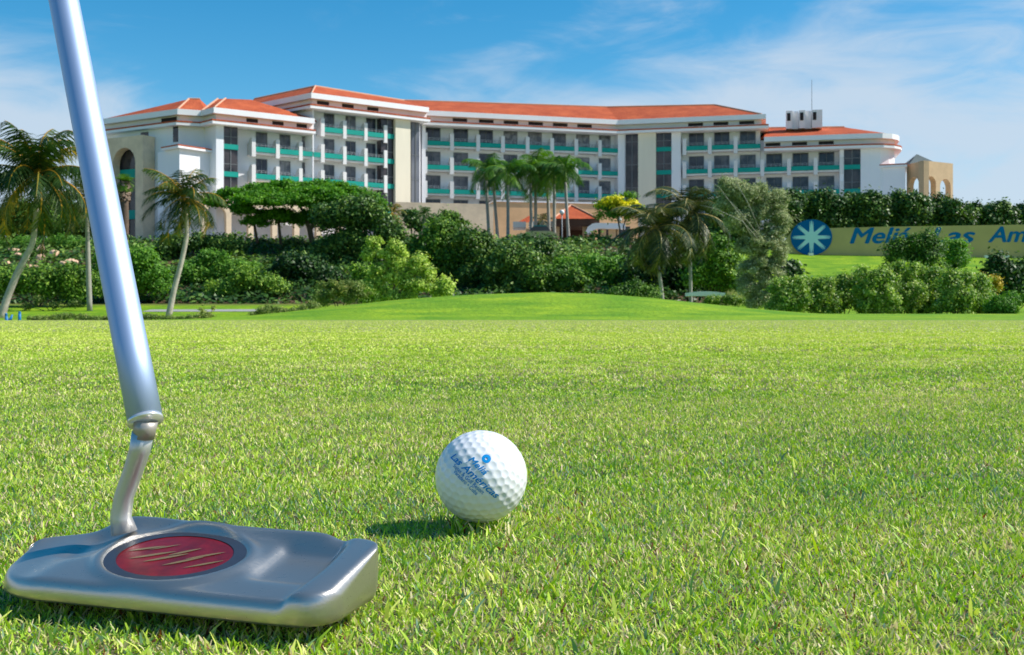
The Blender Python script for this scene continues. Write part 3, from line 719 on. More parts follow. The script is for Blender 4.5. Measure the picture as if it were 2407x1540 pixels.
# glazed bays, pilasters and piers
def bay(w, xa, xb, z0, z1, nm, mat, out=-0.25, bands=True, cols=2, lv=None):
    f = MB(); s0, s1 = w.s(xa), w.s(xb)
    w.box(f, s0, s1, -w.rec - 0.3, out, z0, z1)
    fr = f.build('glazed_bay', mat, hotel)
    g_ = MB(); z = z1
    for k in range(6):
        zz = (lv or 21.15) - STEP * k
        if zz > z1 or zz < z0: continue
        w.box(g_, s0, s1, out + 0.002, out + 0.05, zz + 1.35, zz + 1.43)
    for c in range(1, cols): sx = s0 + (s1 - s0) * c / cols; w.box(g_, sx - .05, sx + .05, out + 0.003, out + 0.07, z0, z1)
    g_.build('mullion', M['frame'], fr)
    if bands:
        for k in range(5):
            zz = 21.15 - STEP * k
            if zz + 0.55 > z1 or zz < z0: continue
            t_ = MB(); w.box(t_, s0 - .03, s1 + .03, out - 0.1, out + 0.18, zz, zz + 0.55); t_.build('teal_band', M['teal'], fr)
def pier(w, xa, xb, z0, z1, mat, o1=0.0, o0=-1.5, name='pilaster'):
    m_ = MB(); w.box(m_, w.s(xa), w.s(xb), o0, o1, z0, z1); m_.build(name, mat, hotel)
zT = TOP - 1.81; zL = TOPL - 1.81
bay(LT, 527.3, 560.5, 13.2, zL, 'a', M['bayglass'])
bay(LT, 898.5, 927, 9.0, zT, 'b', M['bayglass'])
pier(LT, 927.5, 962.5, G, zT, M['cream'], 0.25, -1.6, 'stair_tower')
bay(LT, 963, 971.5, G, zT, 'c', M['granite'], -1.2, False, 1)
bay(LT, 972, 991, G, zT, 'd', M['greyglass'], -0.5, False, 2)
pier(MD, 991.5, 1000, 12.5, zT, M['trim'], 0.15)
pier(MD, 1452.6, 1470, 12.5, zT, M['white'], 0.06, -2.2)
bay(RT, 1470.4, 1500, G, zT, 'e', M['bayglass'], -0.3, False, 2)
pier(RT, 1500.4, 1542, G, zT, M['cream'], 0.25, -1.6, 'stair_tower')
bay(RT, 1542.5, 1577.5, 9.0, zT, 'f', M['bayglass'])
pier(RT, 1578, 1600, G, zT, M['white'], -0.2)
bay(RT, 1984, 2022.5, G, zL, 'g', M['bayglass'])
pier(RT, 1974, 1983.6, G, zL, M['white'], -0.05)

# balconies and windows
WR = random.Random(4)
M['curtain'] = glass('window_glass_over_pale_curtain', (0.10, 0.10, 0.12), (0.27, 0.26, 0.27), 1.6)
def balcony(w, x0, x1, k, band=True, last=False, curved=False):
    zt = 21.70 - STEP * k; s0, s1 = w.s(x0), w.s(x1); fw = min(0.48, (s1 - s0) * 0.16)
    slab = MB(); w.box(slab, s0 + fw + 0.004, s1 - 0.004, -w.rec - 0.05, -0.12, zt - 0.78, zt - 0.58)
    b = slab.build('balcony', M['fin'], hotel)
    if band:
        m_ = MB(); w.box(m_, s0 + fw, s1, -0.16, 0.0, zt - 0.55, zt); m_.build('parapet', M['teal'], b)
    m_ = MB()
    for zz in (0.18, 0.36): w.box(m_, s0 + fw, s1, -0.1, -0.06, zt + zz, zt + zz + 0.035)
    for q in range(5): sx = s0 + fw + (s1 - s0 - fw) * (q + .5) / 5; w.box(m_, sx - .015, sx + .015, -0.095, -0.065, zt + .002, zt + .36)
    m_.build('railing', M['rail'], b)
    # divider wall: full front post, curved shoulder down to the wall
    def fin(sx, parent):
        m_ = MB(); pr = [(0.03, zt - 1.12), (0.03, zt + 0.98)]
        pr += [(-0.35, zt + 0.98), (-0.6, zt + 0.93), (-w.rec * .62, zt + 0.72), (-w.rec * .82, zt + 0.40), (-w.rec - .02, zt + 0.30), (-w.rec - .02, zt - 0.95), (-0.9, zt - 0.80), (-0.35, zt - 1.12)]
        n = len(pr); vs = [w.p(sx, o, z) for o, z in pr] + [w.p(sx + fw, o, z) for o, z in pr]
        m_.add(vs, [tuple(range(n)), tuple(range(2 * n - 1, n - 1, -1))] + [(i, i + n, (i + 1) % n + n, (i + 1) % n) for i in range(n)])
        m_.build('divider', M['fin'], parent)
    fin(s0, b)
    if last: fin(s1, b)
def window(w, x0, x1, k, wfrac=(0.12, 0.62), zoff=0.0, small=False):
    zt = 21.70 - STEP * k + zoff; s0, s1 = w.s(x0), w.s(x1); a = s0 + (s1 - s0) * wfrac[0]; c = s0 + (s1 - s0) * wfrac[1]
    z0, z1 = zt - 0.45, zt + 1.78
    f = MB(); fr = 0.07
    w.box(f, a - fr, a, -w.rec - .2, -w.rec + .06, z0, z1); w.box(f, c, c + fr, -w.rec - .2, -w.rec + .06, z0, z1)
    w.box(f, a - fr, c + fr, -w.rec - .2, -w.rec + .06, z1 + .001, z1 + .08); mid = (a + c) / 2; w.box(f, mid - .03, mid + .03, -w.rec - .2, -w.rec + .055, z0, z1)
    o = f.build('window', M['frame'], hotel)
    p_ = MB(); w.box(p_, a + .001, mid - .031, -w.rec - .2, -w.rec + .02, z0, z1 - .001); w.box(p_, mid + .031, c - .001, -w.rec - .2, -w.rec + .02, z0, z1 - .001)
    p_.build('pane', WR.choice([M['darkglass'], M['darkglass'], M['glass']]) if w is RT else WR.choice([M['glass'], M['glass'], M['darkglass'], M['curtain']]), o)
finsL = [591.9, 648.8, 703.0, 754.5, 806.5, 856.5, 903.0]
for i in range(6):
    for k in range(0, 4):
        if k == 0 and i < 3: continue
        if k == 3 and i < 4: 
            continue
        x0, x1 = finsL[i], finsL[i + 1]
        window(LT, x0, x1, k, (0.38, 0.80))
        if k < 3: balcony(LT, x0, x1, k, last=(i == 5))
window(LT, 591.9, 648.8, 0, (0.2, 0.7), -3.0) if False else None
finsM = [995.7, 1058, 1119.7, 1178, 1236, 1293.7, 1350.7, 1406.3, 1455]
for i in range(8):
    for k in range(4):
        x0, x1 = finsM[i], finsM[i + 1]
        window(MD, x0, x1, k, (0.24, 0.76) if i else (0.15, 0.70))
        balcony(MD, x0, x1, k, last=(i == 7))
finsR = [1604.5, 1664, 1724.7, 1787.3, 1850, 1912.6, 1973.5]
for i in range(6):
    for k in range(4):
        if k == 0 and i > 2: continue
        x0, x1 = finsR[i], finsR[i + 1]
        window(RT, x0, x1, k, (0.24, 0.80)); balcony(RT, x0, x1, k, last=(i == 5))
for (a, b) in ((585, 612), (646, 672), (703, 727)): slot(LT, a - 6, b - 6, TOPL)
for (a, b) in ((761, 787), (820, 845), (879, 903)): slot(LT, a - 16, b - 14, TOP)
for i in range(1, 7): slot(MD, finsM[i] + 6, finsM[i] + 40, TOP)
for i in range(3): slot(RT, finsR[i] + 13, finsR[i] + 48, TOP)
for i in range(3, 6): slot(RT, finsR[i] + 12, finsR[i] + 47, TOPL)
# left end: side windows, corner slit, lower bay with its red ledge
SD = Wing(245, 126.5, 422, 120.2); FR = Wing(422, 120.2, 480, 121.2)
def dark_opening(w, xa, xb, ya, yb, name='side_window'):
    Y = w.p(w.s((xa + xb) / 2), 0, 0).y; m_ = MB(); w.box(m_, w.s(xa), w.s(xb), -0.3, 0.03, H + (HY - yb) / F * Y, H + (HY - ya) / F * Y); m_.build(name, M['bayglass'], hotel)
dark_opening(SD, 331, 349, 311, 328); dark_opening(SD, 407, 419, 287, 334)
slot(SD, 380, 416, TOPL)
lbp = [W2(371, 119.9), W2(422, 117.2), W2(497, 120.6)]
m_ = MB(); mass_pts = lbp + [W2(497, 124), W2(371, 124)]; m_.prism([tuple(p) for p in mass_pts], G - 1, 17.75); m_.build('lower_bay', M['white'], hotel)
pts = [W2(388, 119.0), lbp[1], W2(494, 120.5)]
m_ = MB(); strip(m_, pts, -2.0, 0.5, 17.76, 17.98); m_.build('ledge', M['trim'], hotel)
m_ = MB(); strip(m_, pts, -2.0, 0.52, 17.983, 18.12, 18.5); m_.build('ledge_tiles', M['roof'], hotel)
dark_opening(SD, 352, 358, 374, 400)
# right end: low extension with red ledge
EX = Wing(2041, 137.0, 2128, 135.5)
m_ = MB(); EX.box(m_, 0.2, EX.L, -6, 0, G - 1, 18.25); m_.build('lower_wing', M['white'], hotel)
m_ = MB(); EX.box(m_, 0, EX.L + .2, -6.2, 0.3, 18.253, 18.5); m_.build('ledge', M['trim'], hotel)
m_ = MB(); EX.box(m_, 0, EX.L + .15, -6.1, 0.25, 18.503, 18.66); m_.build('ledge_tiles', M['roof'], hotel)
# roof-top air shafts and aerial
for i in range(3):
    xa = 1849 + i * 31; m_ = MB(); s0, s1, s2 = RT.s(xa), RT.s(xa + (15 if i < 2 else 25)), RT.s(xa + 30)
    RT.box(m_, s0, s1, -5.4, -3.2, 24.0, 26.3)
    if i < 2:   # sloping web between two shafts
        vs = [RT.p(s, o, z) for o in (-3.7, -5.3) for s, z in ((s1 + .01, 24.0), (s2, 24.0), (s1 + 0.75, 26.28), (s1 + .01, 26.28))]
        m_.add(vs, [(0, 1, 2, 3), (7, 6, 5, 4)] + [(q, q + 4, (q + 1) % 4 + 4, (q + 1) % 4) for q in range(4)])
    c_ = m_.build('roof_air_shaft', M['trim'], hotel)
    m_ = MB(); RT.box(m_, s0 + 0.12, s0 + 0.55, -3.4, -3.17, 25.0, 26.0); m_.build('louvre', M['dark'], c_)
m_ = MB(); pA = RT.p(RT.s(1913), -6, 24.0); m_.tube([pA, Vector((pA.x, pA.y, H + (HY - 188) / F * pA.y))], [0.06, 0.03], 6); m_.build('aerial', M['rail'], hotel)
# arcaded walls -----------------------------------------------------
def arcade(w, s0, s1, z0, z1, openings, o0, o1, mat, parent, name):
    """wall between s0..s1 with arched openings [(centre, width, spring_z, base_z)] cut right through"""
    m_ = MB(); n = 10
    def quad(a, b, c, d): m_.poly([a, b, c, d])
    edges = [s0]
    for (c, wd, sp, bz) in openings: edges += [c - wd / 2, c + wd / 2]
    edges.append(s1)
    for i in range(0, len(edges), 2): w.box(m_, edges[i], edges[i + 1], o0, o1, z0, z1)
    for (c, wd, sp, bz) in openings:
        r = wd / 2; arc = [(c - r * math.cos(math.pi * k / n), sp + r * math.sin(math.pi * k / n)) for k in range(n + 1)]
        for k in range(n):
            (a, za), (b, zb) = arc[k], arc[k + 1]
            quad(w.p(a, o1, za), w.p(b, o1, zb), w.p(b, o1, z1), w.p(a, o1, z1))
            quad(w.p(b, o0, zb), w.p(a, o0, za), w.p(a, o0, z1), w.p(b, o0, z1))
            quad(w.p(a, o0, za), w.p(b, o0, zb), w.p(b, o1, zb), w.p(a, o1, za))
            quad(w.p(a, o0, z1), w.p(a, o1, z1), w.p(b, o1, z1), w.p(b, o0, z1))
        if bz > z0: w.box(m_, c - r, c + r, o0 + .01, o1 - .01, z0, bz)
    me = m_.mesh(); return put(name, me, mat, parent)
AC = Wing(470, 116.5, 900, 127.0)
ops = []
for (xa, xb) in ((484, 532), (544, 584), (596, 640), (652, 692), (704, 744), (756, 794), (806, 842)):
    a, b = AC.s(xa), AC.s(xb); ops.append(((a + b) / 2, b - a, 11.4 - (b - a) / 2 + .3, G))
arcade(AC, AC.s(474), AC.s(862), G - 1, 12.75, ops, -0.7, 0, M['beige_stone'], hotel, 'arcade')
m_ = MB(); AC.box(m_, AC.s(474), AC.s(862), -3.0, -0.7, 12.45, 12.74); m_.build('arcade_roof', M['beige_stone'], hotel)
# left arched tower
TW = Wing(240, 123.6, 336, 120.6)
zt_ = H + (HY - 320) / F * 121.5
aL, aR = TW.s(265), TW.s(318)
arcade(TW, 0, TW.L, G - 1, zt_, [((aL + aR) / 2, aR - aL, H + (HY - 383) / F * 121.5, G)], -1.0, 0, M['beige_stone'], hotel, 'arch_tower')
m_ = MB(); TW.box(m_, TW.L - 0.9, TW.L - 0.001, -1.7, -1.002, G - 1, zt_ - .01); TW.box(m_, 0.001, 0.9, -1.7, -1.002, G - 1, zt_ - .01); TW.box(m_, 0.9, TW.L - .9, -1.7, -1.002, zt_ - 1.0, zt_ - .012); m_.build('arch_tower_side', M['beige_stone'], hotel)
m_ = MB(); TW.box(m_, 0.9, TW.L - .9, -1.6, -1.25, G, zt_ - 1.01); m_.build('arch_glazing', M['bayglass'], hotel)
for k in (0, 1): m_ = MB(); TW.box(m_, 0.95, TW.L - .95, -1.24, -1.02, 15.3 - k * 4.6, 16.3 - k * 4.6); m_.build('teal_band', M['teal'], hotel)

# beige gateway tower right of the hotel
gate = thing('arcaded_tower', 'beige open arcaded tower with small grey pyramid roof right of the hotel', 'tower', (at(2185, 700, 136).x, 136, G))
GW = Wing(2172, 133.5, 2240, 136.2); GS = Wing(2131, 137.0, 2172, 133.5)
zg = 18.75
def opn(w, xa, xb, ytop, Y): a, b = w.s(xa), w.s(xb); return ((a + b) / 2, b - a, H + (HY - ytop) / F * Y - (b - a) / 2, G)
arcade(GW, 0, GW.L, G - 1, zg, [opn(GW, 2177, 2200, 414, 134), opn(GW, 2210, 2235, 417, 134)], -0.8, 0, M['tan'], gate, 'arcade_front')
arcade(GS, 0, GS.L - .01, G - 1, zg - .02, [opn(GS, 2136, 2160, 415, 135)], -0.7, 0, M['tan'], gate, 'arcade_side')
pc = at(2156, 362, 137.5); m_ = MB(); a4 = [(pc.x - 1.5, 136.2), (pc.x + 2.3, 136.2), (pc.x + 2.3, 139.5), (pc.x - 1.5, 139.5)]
for i in range(4): m_.poly([(a4[i][0], a4[i][1], zg - .1), (a4[(i + 1) % 4][0], a4[(i + 1) % 4][1], zg - .1), (pc.x, 137.6, pc.z)])
m_.build('pyramid_roof', M['slate'], gate)

# podium and entrance -----------------------------------------------
pod = thing('entrance_podium', 'ochre rendered podium wall below the balconies behind the royal palms', 'wall', (at(1250, 560, 128).x, 128, G))
PD = Wing(930, 126.5, 1160, 129.0); PD2 = Wing(1160, 129.0, 1500, 133.0)
m_ = MB(); PD.box(m_, 0, PD.L - .01, -4, 0, G - 1, H + (HY - 478) / F * 128); m_.build('podium_wall', M['beige_stone'], pod)
m_ = MB(); PD2.box(m_, 0, PD2.L, -4, -0.01, G - 1, H + (HY - 478) / F * 131); m_.build('podium_wall', M['orange_stone'], pod)
m_ = MB(); PD2.box(m_, 0, PD2.L, -4, 0.12, H + (HY - 478) / F * 131 + .003, H + (HY - 475) / F * 131); m_.build('coping', M['trim'], pod)

ent = thing('entrance_pavilion', 'drive-up entrance shelter with a red tiled hip roof and white fascia', 'pavilion', (at(1350, 560, 118).x, 118, G))
pk = at(1343, 483, 119); el, er = at(1300, 517, 116).x, at(1402, 517, 116).x; ze = H + (HY - 516) / F * 116
m_ = MB(); base4 = [(el, 115, ze), (er, 115, ze), (er, 124, ze), (el, 124, ze)]; pk = Vector((pk.x, 119.5, H + (HY - 483) / F * 119.5))
for i in range(4): m_.poly([base4[i], base4[(i + 1) % 4], pk])
m_.poly(base4[::-1]); rr = m_.build('roof', M['roof'], ent)
m_ = MB(); m_.tube([Vector(base4[0]) + Vector((0, 0, .05)), pk + Vector((0, 0, .05))], .1, 6); m_.tube([Vector(base4[1]) + Vector((0, 0, .05)), pk + Vector((0, 0, .05))], .1, 6); m_.build('ridge_cap', M['ridgecap'], rr)
m_ = MB(); m_.box(el + .1, er + .25, 115.1, 123.9, ze - 0.75, ze - .004); m_.build('fascia', M['brown'], ent)
m_ = MB(); m_.box(el + .6, er - .5, 121.5, 122.5, G - 1, ze - .76); m_.build('back_wall', M['brown'], ent)
for px in (1308, 1376, 1391):
    m_ = MB(); c = at(px, 560, 116.2); m_.box(c.x - .3, c.x + .3, 115.9, 116.5, G - 1, ze - .755); m_.build('column', M['tan'], ent)
# white arched beam and side canopies
m_ = MB(); prf = [(1376, 548), (1382, 533), (1392, 526), (1402, 524), (1470, 525), (1470, 538), (1405, 537), (1395, 540), (1386, 552)]
vs = [at(x, y, 114.6) for x, y in prf] + [at(x, y, 114.6) + Vector((0, 1.2, 0)) for x, y in prf]; n = len(prf)
m_.add(vs, [tuple(range(n)), tuple(range(2 * n - 1, n - 1, -1))] + [(i, i + n, (i + 1) % n + n, (i + 1) % n) for i in range(n)]); m_.build('arched_beam', M['trim'], ent)
for (xa, xb, y0, y1) in ((1206, 1236, 523, 536), (1244, 1300, 522, 535)):
    m_ = MB(); a, b = at(xa, y0, 118), at(xb, y1, 118); m_.box(a.x, b.x, 117, 121, b.z, a.z); m_.build('canopy', M['trim'], ent)
m_ = MB(); a, b, c = at(1216, 523, 117.5), at(1250, 523, 117.5), at(1244, 507, 119); m_.poly([a, b, c]); m_.poly([b, b + Vector((0, 4, 0)), c]); m_.poly([a + Vector((0, 4, 0)), a, c]); m_.build('canopy_roof', M['roof'], ent)
for px, w_ in ((1418, .55), (1440, .9), (1452, .4), (1256, .35), (1240, .35)):
    m_ = MB(); c = at(px, 560, 115.6); m_.box(c.x - w_ / 2, c.x + w_ / 2, 115.3, 115.9, G - 1, H + (HY - 537.6) / F * 115.3); m_.build('column', M['tan'], ent)
m_ = MB(); a, b = at(1405, 540, 119), at(1480, 540, 119); m_.box(a.x, b.x, 118.5, 119, G - 1, a.z + .3); m_.build('shop_front', M['bayglass'], ent)

rw = MB(); RWg = Wing(1270, 105.0, 1500, 104.6); RWg.box(rw, 0, RWg.L, -0.4, 0, 6.2, H + (HY - 570) / F * 105)
r_ = thing('retaining_wall', 'low beige stone wall along the edge of the entrance drive', 'wall', (at(1380, 570, 105).x, 105, 6.2))
rw.build('stone_face', M['tan'], r_); m_ = MB(); RWg.box(m_, -.05, RWg.L + .05, -0.45, .05, H + (HY - 570) / F * 105 + .003, H + (HY - 567.5) / F * 105); m_.build('coping', M['beige_stone'], r_)

# ------------------------------------------------------------------ sign wall
SW = Wing(1835, 105.0, 2560, 100.5)
sign = thing('sign_wall', 'long ochre wall on the lawn with blue resort name and round star emblem', 'sign', tuple(SW.p(SW.L / 2, 0, 5.0)))
m_ = MB()
NS = 24; tops = []; 
for i in range(NS):
    s0, s1 = SW.L * i / NS, SW.L * (i + 1) / NS
    def zz(s):
        p = SW.p(s, 0, 0); px = CX + p.x / p.y * F
        yb = np.interp(px, [1835, 1880, 1960, 2060, 2110, 2280, 2407, 2560], [592, 600, 604, 606, 604, 597, 592, 588])
        yt = np.interp(px, [1835, 1860, 1960, 2080, 2407, 2560], [580, 540, 536, 533, 528, 526])
        return H + (HY - yb) / F * p.y, H + (HY - yt) / F * p.y
    b0, t0 = zz(s0); b1, t1 = zz(s1)
    m_.hexa([SW.p(s0, 0, b0 - 1.5), SW.p(s1, 0, b1 - 1.5), SW.p(s1, -.4, b1 - 1.5), SW.p(s0, -.4, b0 - 1.5), SW.p(s0, 0, t0), SW.p(s1, 0, t1), SW.p(s1, -.4, t1), SW.p(s0, -.4, t0)])
m_.build('wall_face', M['wall_yellow'], sign)
def on_wall(px, py, out): 
    s = SW.s(px); p = SW.p(s, out, 0); return s, H + (HY - py) / F * p.y
def wall_word(body, x0, x1, ybase, cap):
    me = text_mesh(body, 0.030, 0.28); xs_ = [v.co.x for v in me.vertices]; w0, w1 = min(xs_), max(xs_)
    s0, z0 = on_wall(x0, ybase, 0.06); s1, _ = on_wall(x1, ybase, 0.06); Ym = SW.p((s0 + s1) / 2, 0, 0).y; k = cap / F * Ym / 0.73
    for v in me.vertices:
        s_ = s0 + (v.co.x - w0) / (w1 - w0) * (s1 - s0); v.co = SW.p(s_, 0.010 + .004 * v.co.z, z0 + v.co.y * k)
    put('lettering', me, M['blue'], sign)
wall_word('Meliá', 1997, 2142, 572, 38); wall_word('Las', 2186, 2293, 571, 38); wall_word('Américas', 2322, 2560, 569, 38)
ec, zc = on_wall(1907, 558, 0.12); Rd = 42 / F * 104.6
def disc_w(r_fn, out0, out1, name, mat, parent, n=64):
    m_ = MB(); vs = []
    for o in (out1, out0): vs += [SW.p(ec + r_fn(k, n) * 1.12 * math.cos(2 * math.pi * k / n), o, zc + r_fn(k, n) * math.sin(2 * math.pi * k / n)) for k in range(n)]
    m_.add(vs, [tuple(range(n)), tuple(range(2 * n - 1, n - 1, -1))] + [(i, i + n, (i + 1) % n + n, (i + 1) % n) for i in range(n)]); return m_.build(name, mat, parent)
em = disc_w(lambda k, n: Rd, 0.02, 0.14, 'emblem', M['dblue'], sign)
# eight pointed star: soft broad core and slender rays
def spoke(mb, a, r0, r1, w0, w1, lift, off=0.0):
    ca, sa = math.cos(a), math.sin(a)
    mb.poly([SW.p(ec + (x * ca - y * sa) * Rd * 1.12, lift, zc + (x * sa + y * ca) * Rd) for x, y in ((r0, off - w0), (r1, off - w1), (r1, off + w1), (r0, off + w0))])
m_ = MB(); m2 = MB()
for k in range(8):
    a = math.pi * k / 4; spoke(m2, a, 0.05, 0.93, 0.16, 0.03, 0.144 + k * 0.0003)
    spoke(m_, a, 0.05, 0.93, 0.12, 0.008, 0.149 + k * 0.0003)
    for sg in (-1, 1): spoke(m_, a, 0.10, 0.88, 0.035, 0.010, 0.153 + k * 0.0003, sg * 0.075)
m_.build('star_ray', M['star'], em); m2.build('star_ray', M['ray'], em)
disc_w(lambda k, n: Rd * (0.50 if k % 8 == 0 else (0.40 if k % 8 in (1, 7) else 0.33)), 0.157, 0.160, 'star_core', M['star'], em, 64)
for (px, py) in ((1903, 603), (2357, 592), (2312, 592)):
    s_, z_ = on_wall(px, py, 1.2); p = SW.p(s_, 1.2, z_); zgd = float(terr(p.x, p.y))
    t_ = thing('floodlight', 'small floodlight on the grass under the %s' % {1903: 'round blue emblem', 2357: 'last blue letters at the right edge', 2312: 'gap before the last blue word'}[px], 'floodlight', (p.x, p.y, zgd), 'floodlights along the sign wall')
    m_ = MB(); m_.box(p.x - .22, p.x + .22, p.y - .12, p.y + .12, zgd + .06, zgd + .30); m_.build('housing', M['trim'], t_)
    m_ = MB(); m_.tube([(p.x, p.y, zgd - .05), (p.x, p.y, zgd + .07)], .03, 8); m_.build('stake', M['frame'], t_)

# ------------------------------------------------------------------ vegetation
def unit(v): return v / np.maximum(1e-9, np.linalg.norm(v, axis=1))[:, None]
def leaves_np(centres, radii, n, leaf, R, aspect=0.55, up=0.55, flat=1.0, tmean=0.5, tsd=0.24):
    """centres (K,3), radii (K,3): n leaves spread through the clumps, facing outwards"""
    K = len(centres); w = radii.prod(1) ** (2 / 3); w = w / w.sum()
    k = R.choice(K, n, p=w); g = R.standard_normal((n, 3)); d = unit(g); el = 0.7 + 0.6 * R.random((K, 3))
    P = centres[k] + g * radii[k] * el[k] * 0.52
    nrm = unit(d + 0.7 * R.standard_normal((n, 3)) + np.array([0.25, -0.1, up]))
    t = unit(np.cross(nrm, R.standard_normal((n, 3)))); b = np.cross(nrm, t)
    s = leaf * (0.6 + 0.8 * R.random(n)); sa = s[:, None] * t; sb = (s * aspect)[:, None] * b
    V = np.stack([P - sa, P - sb + sa * .1, P + sa, P + sb + sa * .1], 1).reshape(-1, 3)
    ct = R.random(K); tint = np.clip(tmean + tsd * R.standard_normal(n) + 0.34 * (ct[k] - .5), 0, 1)
    return V, tint
def clumps(blobs, per, cr, R):
    """blobs: (cx,cy,cz,rx,ry,rz) -> clump centres spread over and inside each"""
    C = []; Rr = []
    for (cx, cy, cz, rx, ry, rz) in blobs:
        k = max(4, int(per * (rx * rz) ** 0.5 / 1.0)); d = unit(R.standard_normal((k, 3))); d[:, 2] = np.where(d[:, 2] < -0.5, -d[:, 2], d[:, 2])
        q = 0.35 + 0.62 * R.random(k) ** 0.5
        ph = R.random(4) * 6.28; q = q * (1 + .16 * np.sin(3 * d[:, 0] + 4 * d[:, 2] + ph[0]) + .12 * np.sin(7 * d[:, 0] - 5 * d[:, 2] + ph[1]))
        out = R.random(k) < .14; q[out] *= 1.22
        c = np.array([cx, cy, cz]) + d * np.array([rx, ry, rz]) * q[:, None]; C.append(c)
        m = cr * (0.45 + 0.9 * R.random(k)) * np.where(out, .6, 1); Rr.append(np.stack([m, m, m * .8], 1))
    return np.concatenate(C), np.concatenate(Rr)
SEED = [100]
def plant(name, label, cat, Y, blobs, mat, n, leaf, cr, trunk=None, base=None, group=None, per=14, flatten=None, bark='bark_dark', tmean=0.5, extra=None, dY=0.8, aspect=.55):
    """blobs in photo pixels (cx, cy, rx, ry[, dy]) at depth Y; trunk: list of pixel polylines with radii"""
    SEED[0] += 1; R = np.random.default_rng(SEED[0])
    wb = []
    for b in blobs:
        cx, cy, rx, ry = b[:4]; off = b[4] if len(b) > 4 else 0.0
        c = at(cx, cy + ry * .06, Y + off); kx, kz = rx / F * Y * .93, ry / F * Y * .88
        wb.append((c.x, c.y, c.z, kx, min(kx, kz) * dY if flatten is None else kx * dY, kz))
    bx = base if base is not None else sum(b[0] for b in blobs) / len(blobs)
    X0 = (bx - CX) / F * Y; z0 = float(terr(X0, Y)); t_ = thing(name, label, cat, (X0, Y, z0), group)
    m_ = MB()
    paths = trunk or []
    if not paths:   # short branching stems inside the bush
        for b in wb[:4]:
            m_.tube([(X0, Y, z0 - .1), ((X0 + b[0]) / 2, (Y + b[1]) / 2, (z0 + b[2]) / 2), (b[0], b[1], b[2] + b[5] * .3)], [max(.03, b[3] * .05), max(.02, b[3] * .035), .012], 6)
    for pth in paths:
        pts = [at(x, y, Y + (q[0] if q else 0)) for x, y, r, *q in pth]; m_.tube(pts, [r / F * Y for x, y, r, *q in pth], 8)
    m_.build('trunk', M[bark], t_, True)
    C, Rr = clumps(wb, per, cr, R)
    if flatten: Rr[:, 2] *= flatten
    V, tint = leaves_np(C, Rr, int(n * 1.55), leaf * .80, R, tmean=tmean, aspect=aspect)
    put('crown', poly_mesh_np(V, 4, tint), M[mat], t_)
    if extra:   # (blobs, material, n, leaf, name)
        eb, em_, en, el_, enm = extra
        wb2 = [(at(x, y, Y - .3).x, Y - .3, at(x, y, Y - .3).z, a / F * Y, a / F * Y * .7, b / F * Y) for x, y, a, b in eb]
        C2, R2 = clumps(wb2, per, cr * .7, R); V, tint = leaves_np(C2, R2, en, el_, R); put(enm, poly_mesh_np(V, 4, tint), M[em_], t_)
    return t_

